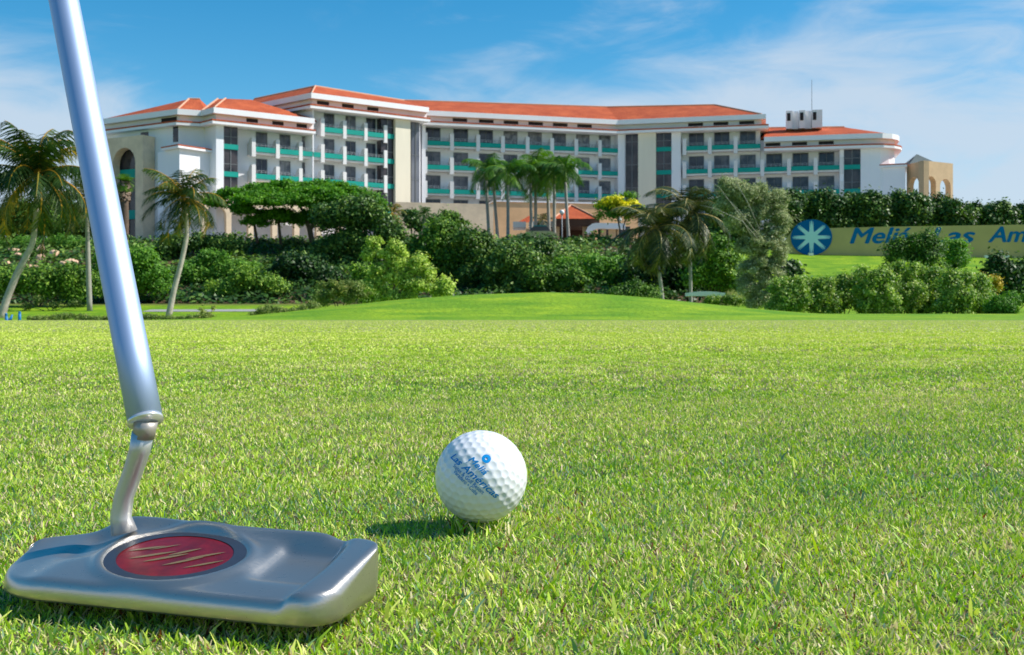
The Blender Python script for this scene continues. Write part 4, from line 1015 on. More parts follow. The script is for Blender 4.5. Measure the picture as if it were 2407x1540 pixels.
def weeds(label, Y, x0, x1, y0, y1, n, h, tm, k=26, nm='weed_clump'):
    rr = random.Random(int(x0 * 7 + Y)); bl = []
    for q in range(k):
        f = rr.random(); x = x0 + (x1 - x0) * f; yb = y0 + (y1 - y0) * f; hh = h * rr.uniform(.3, 1.1) * (0.5 + .5 * math.sin(f * 9 + x0)) + 1.5
        bl.append((x, yb - hh * .5, rr.uniform(3, 10), hh * .6, rr.uniform(-1, 1)))
    plant(nm, label, 'weeds', Y, bl, 'leaf_weed', n, .05, .12, base=(x0 + x1) / 2, tmean=tm, per=10)
def frond_mesh(base, az, el0, L, droop, width, R, nl=46, wind=(0, 0, 0), sag=0.5, tm=0.4):
    """one feather frond: rachis with leaflets"""
    base = np.array(base, float); h = np.array([math.cos(az), math.sin(az), 0.0]); p = base.copy(); el = el0; pts = []; dirs = []
    n = 16; wv = np.array(wind)
    for i in range(n + 1):
        d = h * math.cos(el) + np.array([0, 0, math.sin(el)]) + wv * (i / n); d /= np.linalg.norm(d)
        pts.append(p.copy()); dirs.append(d); p = p + d * L / n; el -= droop / n * (0.5 + 1.2 * i / n)
    pts = np.array(pts); dirs = np.array(dirs)
    Q = []; T = []
    for side in (-1, 1):
        for j in range(nl):
            t = 0.10 + 0.88 * (j + R.random() * .6) / nl; i = min(n - 1, int(t * n)); f = t * n - i
            c = pts[i] * (1 - f) + pts[i + 1] * f; d = dirs[i]
            lat = np.cross(d, [0, 0, 1.0]); lat /= max(1e-6, np.linalg.norm(lat)); upv = np.cross(lat, d)
            ll = width * math.sin(math.pi * min(1, 0.12 + 0.86 * t)) ** 0.6 * (0.85 + .3 * R.random())
            dr = lat * side * (0.75 + .15 * R.random()) + d * 0.55 + upv * 0.10 + np.array([0, 0, -sag * (0.6 + .8 * R.random())]) + wv * 0.9
            dr /= np.linalg.norm(dr); tip = c + dr * ll; wd = d * (L / nl * 0.80)
            mid = c + dr * ll * .5 + np.array([0, 0, 0.02 * ll])
            Q.append([c - wd * .5, mid - wd * .5, mid + wd * .5, c + wd * .5]); Q.append([mid - wd * .5, tip - wd * .1 + [0, 0, -ll * .06], tip + wd * .1 + [0, 0, -ll * .06], mid + wd * .5])
            tt = np.clip(tm + 0.16 * R.standard_normal(), 0, .9); T += [tt, tt]
    # rachis as a thin three sided strip
    r0 = L * 0.019
    for i in range(n):
        a, b = pts[i], pts[i + 1]; ra, rb = r0 * (1 - .85 * i / n), r0 * (1 - .85 * (i + 1) / n); lat = np.cross(dirs[i], [0, 0, 1.0]); lat /= max(1e-6, np.linalg.norm(lat)); u = np.array([0, 0, 1.0])
        Q.append([a - lat * ra, b - lat * rb, b + u * rb, a + u * ra]); Q.append([a + u * ra, b + u * rb, b + lat * rb, a + lat * ra]); Q.append([a + lat * ra, b + lat * rb, b - lat * rb, a - lat * ra])
        T += [min(1, tm + .70)] * 3
    return poly_mesh_np(np.array(Q).reshape(-1, 3), 4, np.array(T))
def palm(name, label, Y, path, Lpx, mat, n=22, bark='bark', group=None, wind=(0, 0, 0), droop=(1.0, 2.2), shaft=False, nuts=False, seed=0, sag=.5, wid=.30, tm=.4, r0=None, els=(1.5, -0.85), skirt=False):
    R = np.random.default_rng(seed + 500)
    pts = [at(x, y, Y) for x, y, r in path]; rad = [r / F * Y for x, y, r in path]
    zb = float(terr(pts[0].x, Y)); t_ = thing(name, label, 'palm tree', (pts[0].x, Y, zb), group)
    if zb < pts[0].z: pts[0].z = zb - 0.05
    # smooth path
    P2 = []; R2 = []
    for i in range(len(pts) - 1):
        for k in range(4):
            f = k / 4; P2.append(pts[i].lerp(pts[i + 1], f)); R2.append(rad[i] + (rad[i + 1] - rad[i]) * f)
    P2.append(pts[-1]); R2.append(rad[-1])
    for i in range(1, len(P2) - 1): P2[i] = (P2[i - 1] + P2[i] * 2 + P2[i + 1]) / 4
    m_ = MB(); m_.tube(P2, R2, 10); m_.build('trunk', M[bark], t_, True)
    top = pts[-1]; L = Lpx / F * Y
    if shaft:
        m_ = MB(); m_.tube([top - Vector((0, 0, .1)), top + Vector((0, 0, L * .16)), top + Vector((0, 0, L * .36))], [rad[-1] * 1.25, rad[-1] * 1.1, rad[-1] * .5], 10); m_.build('crownshaft', M['shaftgreen'], t_, True); top = top + Vector((0, 0, L * .33))
    for i in range(n):
        az = i * 2.39996 + R.random() * .4; f = i / (n - 1); el = els[0] + (els[1] - els[0]) * f + .15 * R.standard_normal()
        ln = L * (0.78 + .3 * R.random()) * (0.8 if f < .15 else 1)
        tt = tm + .15 * R.standard_normal() + (0.22 if f > .8 else 0) + (.12 if f < .3 else 0)
        me = frond_mesh(top, az, el, ln, droop[0] + (droop[1] - droop[0]) * R.random(), L * wid, R, wind=wind, sag=sag, tm=tt)
        put('frond', me, M[mat], t_)
    if nuts:
        m_ = MB(); bm = bmesh.new()
        for k in range(11):
            a = k * 1.9; q = top + Vector((math.cos(a) * .26, math.sin(a) * .26 - .05, -.18 - .16 * (k % 3)))
            bmesh.ops.create_icosphere(bm, subdivisions=2, radius=.115, matrix=Matrix.Translation(q) @ Matrix.Diagonal((1, 1, 1.25, 1)))
        me = bpy.data.meshes.new('coconuts'); bm.to_mesh(me); bm.free(); put('coconuts', me, M['coconut'], t_, True)
    if skirt:
        R3 = np.random.default_rng(3); c = np.array([pts[-1] - Vector((0, 0, .5 + .35 * k)) for k in range(4)]); V, ti = leaves_np(c, np.full((4, 3), .42), 900, .22, R3); V[:, 2] -= 0
        put('dead_skirt', poly_mesh_np(V, 4, ti), M['skirt'], t_)
    return t_
M['skirt'] = tint_mat('dry_frond_skirt', [(0, (0.14, 0.10, 0.07)), (1, (0.34, 0.25, 0.18))], 0.9, 0.0)

WL = (-0.30, 0.05, 0.0)
palm('coconut_palm', 'leaning coconut palm with orange fruit at the left edge of the photo', 64, [(2, 746, 10), (16, 702, 8.5), (39, 645, 8), (59, 608, 7.5), (78, 570, 6.5), (84, 520, 6), (88, 412, 6.5)], 192, 'frond', 34, nuts=True, seed=1, wind=(-.10, 0, .06), tm=.36, group='coconut palms', wid=.27, sag=.85)
palm('coconut_palm', 'coconut palm with pale curved trunk right of the club shaft', 65, [(395, 750, 8), (409, 681, 6.5), (427, 614, 6), (440, 553, 5.5), (437, 503, 5), (432, 465, 5.5)], 122, 'frond', 26, nuts=True, seed=4, wind=(-.28, 0, .10), tm=.26, group='coconut palms', sag=.7)
palm('coconut_palm', 'coconut palm with straight grey trunk partly behind the club shaft', 72, [(211, 722, 6.5), (208, 640, 6), (206, 560, 5), (202, 470, 5)], 100, 'frond_dark', 18, bark='bark_grey', seed=5, wind=WL, group='coconut palms')
palm('coconut_palm', 'dark windblown coconut palm left of its taller twin, behind the mound', 68, [(1560, 716, 5), (1555, 680, 4.5), (1545, 610, 4), (1538, 575, 4), (1536, 540, 5)], 142, 'frond_dark', 24, bark='bark_grey', seed=8, wind=(-.22, 0, .05), tm=.42, group='coconut palms', droop=(1.6, 2.8))
palm('coconut_palm', 'taller dark coconut palm beside the grey-green casuarina, behind the mound', 70, [(1624, 716, 4.5), (1623, 640, 4), (1620, 570, 4.5), (1618, 505, 5)], 145, 'frond_dark', 24, bark='bark_grey', seed=9, wind=(-.18, 0, .05), tm=.42, group='coconut palms', droop=(1.6, 2.8))
RP = [(1150, 1143, 436, 62, 'leftmost royal palm in the row before the podium', 112), (1171, 1160, 440, 60, 'second royal palm from the left in the row before the podium', 114), (1194, 1194, 447, 66, 'royal palm standing third from the left, a clear gap on its right', 108),
      (1250, 1247, 443, 64, 'royal palm fourth from the left with its trunk touching its neighbour', 110), (1259, 1259, 436, 76, 'tallest royal palm in the middle of the row', 113), (1292, 1287, 440, 66, 'royal palm sixth from the left in front of the podium', 113),
      (1303, 1303, 445, 70, 'royal palm just left of the street lamp before the red pavilion roof', 109), (1337, 1329, 440, 66, 'rightmost royal palm in front of the red pavilion roof', 107)]
for i, (xb, xt, yt, L_, lb, Y) in enumerate(RP):
    palm('royal_palm', lb, Y, [(xb, 574, 4.6), (xb + (xt - xb) * .3, 530, 3.6), (xb + (xt - xb) * .7, 480, 3.6), (xt, yt - 14, 3.2)], L_ * 1.18, 'frond_royal', 13, bark='bark_grey', seed=20 + i, shaft=True, wind=(-.14, 0, 0), group='royal palms before the hotel entrance', sag=.75, wid=.34, tm=.42, els=(1.4, -0.5), droop=(1.4, 2.3))
palm('fan_palm', 'stout fan palm with a shaggy trunk in front of the left arch', 110, [(294, 575, 8), (294, 520, 9), (293, 470, 9), (293, 428, 7)], 30, 'frond_royal', 20, bark='bark_dark', seed=40, sag=.2, wid=.5, tm=.6, droop=(.8, 1.6), skirt=True)
palm('small_palm', 'small yellowing palm beside the cream stair tower', 100, [(925, 560, 4), (925, 500, 4)], 44, 'frond', 12, seed=41, tm=.72, wid=.3)
palm('small_palm', 'small dark palm right of the yellowing one, below the stair tower', 99, [(998, 560, 4), (997, 505, 4)], 42, 'frond_royal', 13, seed=42, tm=.25, wid=.34)
palm('small_palm', 'small palm with thin trunk between the arch tower and the curved coconut palm', 106, [(425, 572, 3), (424, 530, 3)], 34, 'frond_dark', 12, seed=43, tm=.4)
palm('small_palm', 'small palm tucked between the royal palm trunks', 115, [(1277, 572, 3), (1276, 518, 3)], 38, 'frond_dark', 12, seed=44, tm=.35)

# flamboyant umbrella tree
plant('umbrella_tree', 'wide flat-topped feathery green tree before the arcade', 'tree', 99,
      [(545, 460, 52, 15, 1), (508, 476, 26, 9, 0), (600, 448, 46, 17, 2), (660, 443, 60, 20, 0), (730, 440, 62, 20, 3), (790, 452, 60, 22, 0), (840, 466, 50, 24, 0), (620, 472, 60, 14, -2), (690, 474, 65, 18, -3), (572, 494, 30, 10, -2), (650, 505, 50, 16, -1), (760, 480, 70, 26, -2), (700, 515, 50, 14, 0), (880, 484, 30, 20, 0), (600, 520, 26, 10, -1), (740, 510, 50, 18, 0), (640, 460, 90, 16, -1), (740, 462, 90, 22, -2), (590, 470, 50, 14, -3), (800, 500, 60, 26, -1)],
      'leaf_feather', 70000, 0.15, 0.50, flatten=0.62, per=40, dY=.55, base=730,
      trunk=[[(735, 575, 7), (728, 540, 6), (715, 500, 4), (690, 465, 2)], [(728, 540, 5), (760, 500, 4), (800, 460, 2)], [(660, 575, 4), (655, 520, 3), (640, 480, 2)], [(605, 572, 4), (598, 530, 3), (575, 490, 2)]])
plant('dense_tree', 'dense dark tree sprawling down from the umbrella tree to the lime one', 'tree', 92,
      [(800, 520, 60, 40), (850, 490, 60, 30), (880, 540, 55, 45), (820, 580, 60, 40), (900, 600, 50, 45), (840, 640, 70, 35), (760, 600, 40, 40), (925, 560, 20, 30)], 'leaf_dark', 36000, 0.17, 0.75, per=14, base=850, tmean=.48, trunk=[[(850, 700, 10), (850, 620, 8), (860, 540, 4)]])
BUSH = [ # label, Y, blobs, mat, n, leaf, clump, base
 ('round dark tree in front of the podium left of the royal palms', 88, [(1035, 566, 62, 36), (1075, 606, 45, 44), (1000, 610, 40, 46), (1040, 650, 70, 38), (1050, 540, 26, 16)], 'leaf_mid', 20000, .16, .7, 1035, .35),
 ('dark tree with pale flecks left of the third royal palm trunk', 86, [(1125, 578, 40, 28), (1150, 612, 40, 38), (1120, 650, 45, 38), (1100, 556, 18, 12)], 'leaf_dark', 13000, .17, .7, 1130, .6),
 ('dark rounded tree below the royal palm trunks', 84, [(1215, 612, 42, 30), (1250, 632, 36, 32), (1190, 640, 40, 45), (1230, 670, 60, 28)], 'leaf_dark', 15000, .17, .7, 1220, .62),
 ('small dark tree on a thin stem below the royal palms', 90, [(1277, 582, 15, 18), (1278, 606, 9, 12)], 'leaf_dark', 4000, .14, .5, 1276, .5),
 ('bright green bush under the end of the retaining wall', 90, [(1330, 630, 45, 20), (1300, 648, 40, 26), (1370, 622, 40, 16)], 'leaf_bright', 9000, .14, .55, 1335, .35),
 ('broad green bush on the bank below the yellow tree', 86, [(1430, 628, 55, 22), (1400, 644, 60, 28), (1470, 642, 40, 24), (1440, 660, 70, 30)], 'leaf_bright', 14000, .15, .6, 1430, .35),
 ('shadowy bush low on the bank beneath the bright one', 82, [(1330, 670, 70, 30), (1290, 660, 40, 30)], 'leaf_mid', 8000, .15, .6, 1310, .3),
 ('smooth dome-shaped bush at the back of the mound', 62, [(1490, 685, 38, 20), (1530, 700, 30, 16), (1460, 695, 28, 18)], 'leaf_mid', 9000, .075, .35, 1495, .25),
 ('dark thicket behind the two dark coconut palms', 84, [(1560, 620, 60, 50), (1620, 640, 70, 50), (1590, 680, 80, 40), (1510, 660, 40, 40)], 'leaf_dark', 20000, .18, .8, 1590, .2),
 ('green bush between the taller dark palm and the casuarina', 78, [(1680, 590, 35, 30), (1660, 640, 45, 40), (1700, 660, 50, 45), (1690, 620, 40, 30)], 'leaf_mid', 14000, .15, .6, 1680, .5),
 ('dark tree showing behind the casuarina top', 96, [(1700, 500, 45, 40), (1740, 540, 50, 50), (1690, 550, 45, 45), (1760, 480, 40, 35)], 'leaf_dark', 15000, .18, .8, 1720, .4),
 ('dark shrub at the left foot of the lawn slope', 70, [(1850, 635, 26, 24), (1840, 665, 30, 30)], 'leaf_dark', 7000, .13, .5, 1846, .25),
 ('round dark tree standing before the sign lettering', 74, [(2150, 590, 62, 38), (2190, 600, 60, 40), (2130, 630, 60, 30), (2210, 640, 60, 30), (2170, 570, 36, 20)], 'leaf_mid', 24000, .10, .5, 2170, .28),
 ('brighter green tree tucked right of the round dark one', 78, [(2240, 585, 24, 22), (2255, 610, 18, 26)], 'leaf_bright', 5000, .12, .45, 2244, .45),
 ('dark tree mass at the right edge above the low hedge', 60, [(2370, 650, 60, 28), (2330, 666, 40, 32), (2420, 665, 60, 42), (2342, 630, 14, 14), (2390, 690, 60, 30)], 'leaf_dark', 18000, .13, .5, 2370, .35),
 ('light green low bush at the lower right edge', 44, [(2370, 715, 46, 28), (2420, 710, 40, 26), (2340, 725, 30, 16)], 'leaf_bright', 9000, .055, .28, 2375, .2),
 ('dark hedge-like bush behind the leaning palm trunk', 76, [(60, 665, 70, 30), (130, 662, 60, 28), (180, 668, 40, 36), (0, 668, 50, 30), (200, 678, 40, 26), (-50, 672, 50, 30), (90, 676, 90, 14)], 'leaf_mid', 26000, .14, .6, 90, .42),
 ('rounded bush on the bank right of the club shaft', 80, [(330, 620, 50, 42), (355, 660, 45, 40), (300, 670, 50, 42), (260, 650, 40, 50)], 'leaf_bright', 18000, .14, .6, 325, .3),
 ('shaded bush left of the arcade foot', 95, [(450, 575, 60, 20), (400, 585, 50, 22), (520, 580, 60, 18)], 'leaf_dark', 9000, .16, .6, 460, .5),
 ('long dark hedge below the arcade piers', 100, [(600, 590, 60, 24), (680, 592, 60, 24), (760, 600, 50, 26), (540, 588, 40, 20)], 'leaf_dark', 13000, .16, .6, 650, .45),
 ('bright shrub climbing the bank right of the curved palm trunk', 86, [(500, 620, 50, 26), (470, 650, 60, 30), (560, 640, 50, 26), (530, 665, 60, 22)], 'leaf_bright', 17000, .13, .55, 500, .35),
 ('green shrub spreading lower on the bank in front of the bright one', 82, [(590, 665, 50, 28), (540, 685, 60, 18), (640, 680, 40, 24)], 'leaf_mid', 11000, .13, .55, 590, .55),
 ('dark undergrowth at the foot of the dense tree', 86, [(700, 640, 60, 44), (760, 655, 60, 30), (650, 660, 40, 20)], 'leaf_dark', 14000, .16, .7, 710, .08),  # tint lowered to paint in the umbrella tree's shade
 ('green shrub above the pink rocks', 100, [(60, 574, 60, 11), (150, 576, 50, 13), (210, 582, 30, 16), (0, 578, 40, 11)], 'leaf_bright', 12000, .13, .5, 100, .3),
]
for i, (lb, Y, bl, mt, n, lf, cr, bx, tm) in enumerate(BUSH):
    plant('bush' if 'tree' not in lb.split(' with ')[0] or 'bush' in lb.split()[:4] else 'leafy_tree', lb, 'bush' if ('tree' not in lb.split(' with ')[0]) else 'tree', Y, bl, mt, n, lf, cr, base=bx, tmean=tm, per=16)
# far trees left
for (x, y, rx, ry, lb, mt) in ((30, 520, 60, 50, 'dark tree behind the leaning coconut palm at the far left', 'leaf_dark'), (120, 510, 50, 52, 'dark tree just left of the club shaft behind the palm crown', 'leaf_mid'), (185, 520, 40, 46, 'shaded tree hidden mostly behind the club shaft', 'leaf_dark')):
    plant('leafy_tree', lb, 'tree', 108, [(x, y, rx, ry), (x - rx * .4, y + 25, rx * .6, ry * .7), (x + rx * .4, y + 20, rx * .6, ry * .7)], mt, 9000, .2, .9, base=x, trunk=[[(x, 575, 4), (x, y + 10, 3)]], tmean=.4)
# lime tree and companions
plant('lime_leaved_tree', 'pale lime green windblown tree at the left shoulder of the mound', 'tree', 56,
      [(890, 575, 12, 16), (912, 605, 34, 18), (940, 625, 50, 22), (900, 640, 36, 20), (970, 650, 50, 26), (930, 665, 60, 26), (880, 675, 40, 26), (990, 680, 40, 24), (1012, 650, 16, 16), (875, 570, 8, 8), (1050, 686, 22, 12), (1040, 665, 8, 10), (945, 596, 12, 16), (985, 622, 12, 18), (870, 600, 10, 14), (925, 580, 10, 14), (930, 700, 80, 14)],
      'leaf_lime', 22000, .085, .26, base=935, tmean=.52, per=18, trunk=[[(930, 712, 4), (925, 660, 3), (900, 600, 1.5)], [(930, 700, 3), (960, 660, 2), (985, 640, 1)]])
plant('bush', 'dark bush in the shade left of the lime green tree', 'bush', 60, [(850, 655, 36, 30), (835, 690, 40, 24), (880, 690, 40, 24)], 'leaf_mid', 8000, .09, .4, base=850, tmean=.5)
plant('flowering_shrub', 'yellow-green shrub with reddish tips left of the lime tree', 'shrub', 50, [(775, 680, 30, 22), (815, 680, 34, 24), (790, 700, 50, 18), (845, 700, 30, 16), (753, 700, 16, 16)], 'leaf_weed', 8000, .055, .22, base=800, tmean=.45)
weeds('low yellowish weeds between the path and the mound', 46, 590, 745, 742, 728, 6000, 20, .42, 44)
weeds('small yellow-green weed standing right of the curved palm trunk', 48, 470, 500, 748, 748, 1600, 34, .65, 12)
weeds('brownish weeds along the far edge left of the club shaft', 52, 60, 262, 750, 750, 5200, 15, .32, 50)
weeds('scrubby weeds between the club shaft and the curved palm', 52, 300, 470, 750, 750, 3600, 11, .3, 40)
plant('bush', 'thin reddish scrub under the dark hedge at left', 'bush', 72, [(95, 710, 18, 12), (130, 716, 16, 10), (180, 715, 14, 10), (60, 722, 20, 6)], 'leaf_weed', 1800, .07, .25, base=120, tmean=.15)
plant('leafy_tree', 'small leafy tree in front of the beige podium wall left of the royal palms', 'tree', 106, [(1062, 512, 24, 18), (1045, 522, 16, 14), (1080, 526, 18, 12)], 'leaf_mid', 3200, .15, .5, base=1062, tmean=.45, trunk=[[(1062, 572, 2), (1062, 515, 1.4)]])
plant('leafy_tree', 'slim dark tree at the right foot of the cream stair tower', 'tree', 104, [(965, 512, 18, 20), (975, 530, 22, 16), (1025, 528, 18, 14)], 'leaf_dark', 3200, .15, .5, base=968, tmean=.5, trunk=[[(968, 572, 2), (967, 515, 1.4)]])
# yellow flowering tree
plant('yellow_flowering_tree', 'tree covered in bright yellow blossom beside the pavilion roof', 'tree', 103,
      [(1455, 480, 46, 18), (1425, 490, 30, 14), (1485, 490, 28, 16), (1450, 505, 50, 10), (1475, 462, 26, 8)], 'leaf_bright', 4200, .13, .45, base=1458, per=16,
      trunk=[[(1458, 578, 2.5), (1457, 540, 2), (1450, 500, 1.5)], [(1462, 578, 2), (1466, 530, 1.5), (1480, 495, 1)]],
      extra=([(1432, 482, 26, 14), (1460, 482, 34, 14), (1488, 488, 18, 12), (1440, 470, 24, 7), (1480, 500, 20, 7)], 'leaf_yellow', 7500, .12, 'blossom'))
# casuarina
plant('casuarina_tree', 'tall feathery grey-green casuarina with bare upper branches before the lawn slope', 'tree', 52,
      [(1728, 452, 28, 28), (1768, 465, 38, 40), (1708, 488, 20, 24), (1815, 480, 28, 44), (1790, 515, 50, 44), (1832, 530, 22, 50), (1745, 525, 42, 40), (1768, 575, 42, 48), (1802, 585, 42, 54), (1780, 635, 44, 46), (1806, 655, 30, 56), (1760, 675, 28, 34), (1790, 705, 36, 24), (1828, 480, 12, 30), (1830, 610, 18, 40), (1712, 436, 14, 14)],
      'leaf_grey', 70000, 0.095, 0.26, base=1800, per=34, bark='bark_grey', tmean=.45, aspect=.22,
      trunk=[[(1800, 738, 4), (1798, 660, 3), (1792, 580, 2), (1775, 500, 1.2), (1765, 440, .6)], [(1810, 738, 3), (1812, 660, 2), (1825, 560, 1.2), (1830, 470, .6)], [(1790, 590, 1.6), (1755, 540, 1.2), (1712, 480, .8), (1700, 430, .4)],
             [(1775, 570, 1.0, -1), (1735, 500, .8, -1.5), (1690, 440, .5, -2), (1668, 425, .3, -2)], [(1780, 560, 1, -1), (1745, 520, .7, -1.5), (1680, 490, .5, -2), (1645, 482, .3, -2)], [(1785, 540, 1, -.6), (1760, 480, .7, -1), (1728, 425, .4, -1.4)], [(1788, 560, .9, -.8), (1742, 500, .6, -1.5), (1705, 462, .4, -1.9)]])

# sea grape shrubs, front right
SG = [(1850, 698, 36, 32, 'leftmost glossy sea grape shrub beside the casuarina foot'), (1915, 698, 44, 32, 'second glossy sea grape shrub from the casuarina'), (1985, 694, 50, 34, 'wide sea grape shrub below the gap in the lawn'),
      (2060, 688, 44, 42, 'sea grape shrub just left of the tallest one'), (2120, 680, 44, 50, 'tallest sea grape shrub under the round dark tree'), (2185, 686, 44, 46, 'sea grape shrub right of the tallest one'), (2245, 694, 42, 38, 'greyish sea grape shrub left of the yellow plant'), (2292, 698, 30, 36, 'rightmost small sea grape shrub by the yellow plant')]
for i, (x, y, rx, ry, lb) in enumerate(SG):
    plant('sea_grape_shrub', lb, 'shrub', 46 + (i % 3) * 1.2, [(x, y, rx, ry), (x - rx * .5, y + 14, rx * .6, ry * .7), (x + rx * .5, y + 12, rx * .6, ry * .7), (x, 724, rx * 1.35, 20), (x + 8, 702, rx * 1.2, 32)] + [(x + dx * rx, y - ry * (.75 + .25 * ((i + q) % 2)), 9, 14) for q, dx in enumerate((-.6, -.1, .35, .7))],
          'leaf_grape', 17000, .066, .24, base=x, group='sea grape shrubs in front of the lawn slope', per=30, tmean=.48)
plant('flowering_shrub', 'small golden yellow shrub behind the rightmost sea grape', 'shrub', 50, [(2322, 664, 22, 14), (2338, 676, 16, 16), (2305, 660, 14, 10)], 'leaf_gold', 3200, .06, .2, base=2324)
# small plants under the casuarina
plant('bush', 'low leafy plants around the golf cart', 'bush', 54, [(1700, 705, 30, 12), (1740, 712, 40, 14), (1670, 708, 16, 8), (1770, 720, 30, 12)], 'leaf_grape', 5000, .06, .22, base=1725, tmean=.35)
# trees above the sign wall
HT = [(1862, 480, 34, 44), (1905, 478, 36, 46), (1955, 486, 38, 42), (2005, 482, 38, 46), (2055, 480, 36, 44), (2105, 484, 38, 44), (2155, 488, 36, 42), (2205, 488, 38, 42), (2255, 496, 38, 38), (2305, 500, 36, 36), (2355, 500, 38, 36), (2405, 500, 38, 38), (2450, 500, 36, 38)]
HL = ['dark hedge tree directly above the left end of the sign wall', 'dark hedge tree above the round blue emblem', 'hedge tree above the blank stretch right of the emblem', 'hedge tree above the first capital letter of the wall sign', 'hedge tree above the middle of the first blue word', 'hedge tree above the gap after the first blue word',
      'hedge tree below the beige arcaded tower', 'hedge tree just right of the beige arcaded tower foot', 'hedge tree above the end of the second blue word', 'hedge tree above the gap before the last blue word', 'hedge tree above the first letter of the last blue word', 'hedge tree cut by the right edge of the photo', 'hedge tree at the far right end beyond the last letters']
for i, (x, y, rx, ry) in enumerate(HT):
    y += 18; ry *= .78; jj = random.Random(i); ty = y - ry * jj.uniform(.5, .9)
    plant('hedge_tree', HL[i], 'tree', 109 + (i % 2) * 1.5, [(x, y, rx * 1.1, ry), (x - rx * .5, ty + 6, rx * .45, ry * .4), (x + rx * .45, ty + jj.uniform(0, 10), rx * .4, ry * .4), (x, y + ry * .5, rx * 1.25, ry * .6), (x + rx * jj.uniform(-.5, .5), ty - 8, 7, 12), (x + rx * jj.uniform(-.8, .8), ty - 2, 6, 10), (x, 535, rx * 1.2, 26)], 'leaf_dark', 10500, .21, .62, base=x, group='dark trees in a row behind the sign wall', per=22, tmean=.42,
          trunk=[[(x, 560, 3), (x, y, 2)]])
plant('ground_cover', 'x', 'x', 92, [(560, 640, 140, 50)], 'leaf_mid', 100, .1, .5) if False else None
# creeping cover on the bank: uncountable
R = np.random.default_rng(77); n = 60000
X = R.uniform(-60, 24, n); Y = R.uniform(79, 104, n); keep = X < 14 + (Y - 79) * .35; X, Y = X[keep], Y[keep]; Z = terr(X, Y) + R.random(len(X)) ** 2 * .55 + smooth_noise(X, Y, 1.1, 8) * .25
nn = unit(np.stack([R.normal(0, .6, len(X)), R.normal(-.3, .6, len(X)), np.ones(len(X))], 1)); t = unit(np.cross(nn, R.standard_normal((len(X), 3)))); b = np.cross(nn, t); s = (.16 + .14 * R.random(len(X)))[:, None]
P = np.stack([X, Y, Z], 1); V = np.stack([P - t * s, P - b * s * .5, P + t * s, P + b * s * .5], 1).reshape(-1, 3)
o = put('ground_cover', poly_mesh_np(V, 4, np.clip(.30 + .2 * R.standard_normal(len(X)) + .2 * smooth_noise(X, Y, .5, 9) + .25 * (Y > 88), 0, 1)), M['leaf_dark']); tag(o, 'creeping green cover growing over the slope below the hotel', 'ground cover', kind='stuff')  # dark leaf colour, darkest low on the bank, standing in for shade
# rocks on the bank
RK = [(14, 618, 9, 6), (33, 592, 11, 7), (44, 600, 8, 5), (60, 612, 7, 5), (97, 588, 9, 10), (95, 612, 9, 12), (128, 600, 13, 8), (147, 621, 7, 5), (167, 618, 12, 9), (80, 630, 14, 7), (230, 630, 10, 9)]
RL = ['round orange rock nearest the left edge', 'pinkish rock under the leftmost palm fronds', 'small flat rock beside the pinkish one', 'small rock left of the leaning trunk', 'rock high on the bank just right of the leaning trunk', 'tall rock beside the leaning trunk', 'wide pale rock right of the tall one', 'little rock before the roundest one', 'roundest pale rock toward the club shaft', 'low rock behind the leaning trunk', 'rock beside the straight grey trunk']
for i, (x, y, rx, ry) in enumerate(RK):
    bm = bmesh.new(); bmesh.ops.create_icosphere(bm, subdivisions=3, radius=1); RR = random.Random(i); ph = [RR.random() * 6 for _ in range(6)]
    Yr = 84.0
    while float(terr(at(x, y, Yr).x, Yr)) + .15 < at(x, y, Yr).z and Yr < 103: Yr += .25
    Yr -= .4; c = at(x, y, Yr); rx *= 1.25; ry *= 1.25
    for v in bm.verts:
        q = v.co; k = 1 + .18 * math.sin(q.x * 3 + ph[0]) * math.sin(q.y * 2.5 + ph[1]) + .12 * math.sin(q.z * 5 + ph[2]) + .05 * math.sin(q.x * 11 + ph[3])
        v.co = c + Vector((q.x * rx / F * Yr * k, q.y * rx / F * Yr * .8 * k, q.z * ry / F * Yr * k))
    me = bpy.data.meshes.new('rock'); bm.to_mesh(me); bm.free(); t_ = put('rock', me, M['rock'], None, False); tag(t_, RL[i], 'rock', 'rocks on the bank behind the leaning palm')

# ------------------------------------------------------------------ small objects
def lamp(px, ybase, ytop, Y, lb):
    b, t = at(px, ybase, Y), at(px, ytop, Y); zb = float(terr(b.x, Y)); r = thing('street_lamp', lb, 'street lamp', (b.x, Y, zb), 'street lamps along the entrance drive')
    m_ = MB(); m_.tube([(b.x, Y, zb), (b.x, Y, zb + .5), (b.x, Y, t.z - .2)], [.11, .06, .045], 10); m_.build('post', M['chrome_lamp'], r, True)
    bm = bmesh.new(); bmesh.ops.create_uvsphere(bm, u_segments=16, v_segments=10, radius=.24, matrix=Matrix.Translation(t)); me = bpy.data.meshes.new('globe'); bm.to_mesh(me); bm.free(); put('globe', me, M['globe'], r, True)
    m_ = MB(); m_.tube([(b.x, Y, t.z - .30), (b.x, Y, t.z - .19)], [.06, .12], 10); m_.build('collar', M['chrome_lamp'], r, True)
lamp(1321, 570, 499, 106, 'street lamp with white globe before the red pavilion roof')
lamp(1456, 572, 516, 106.5, 'street lamp with white globe under the yellow flowering tree')

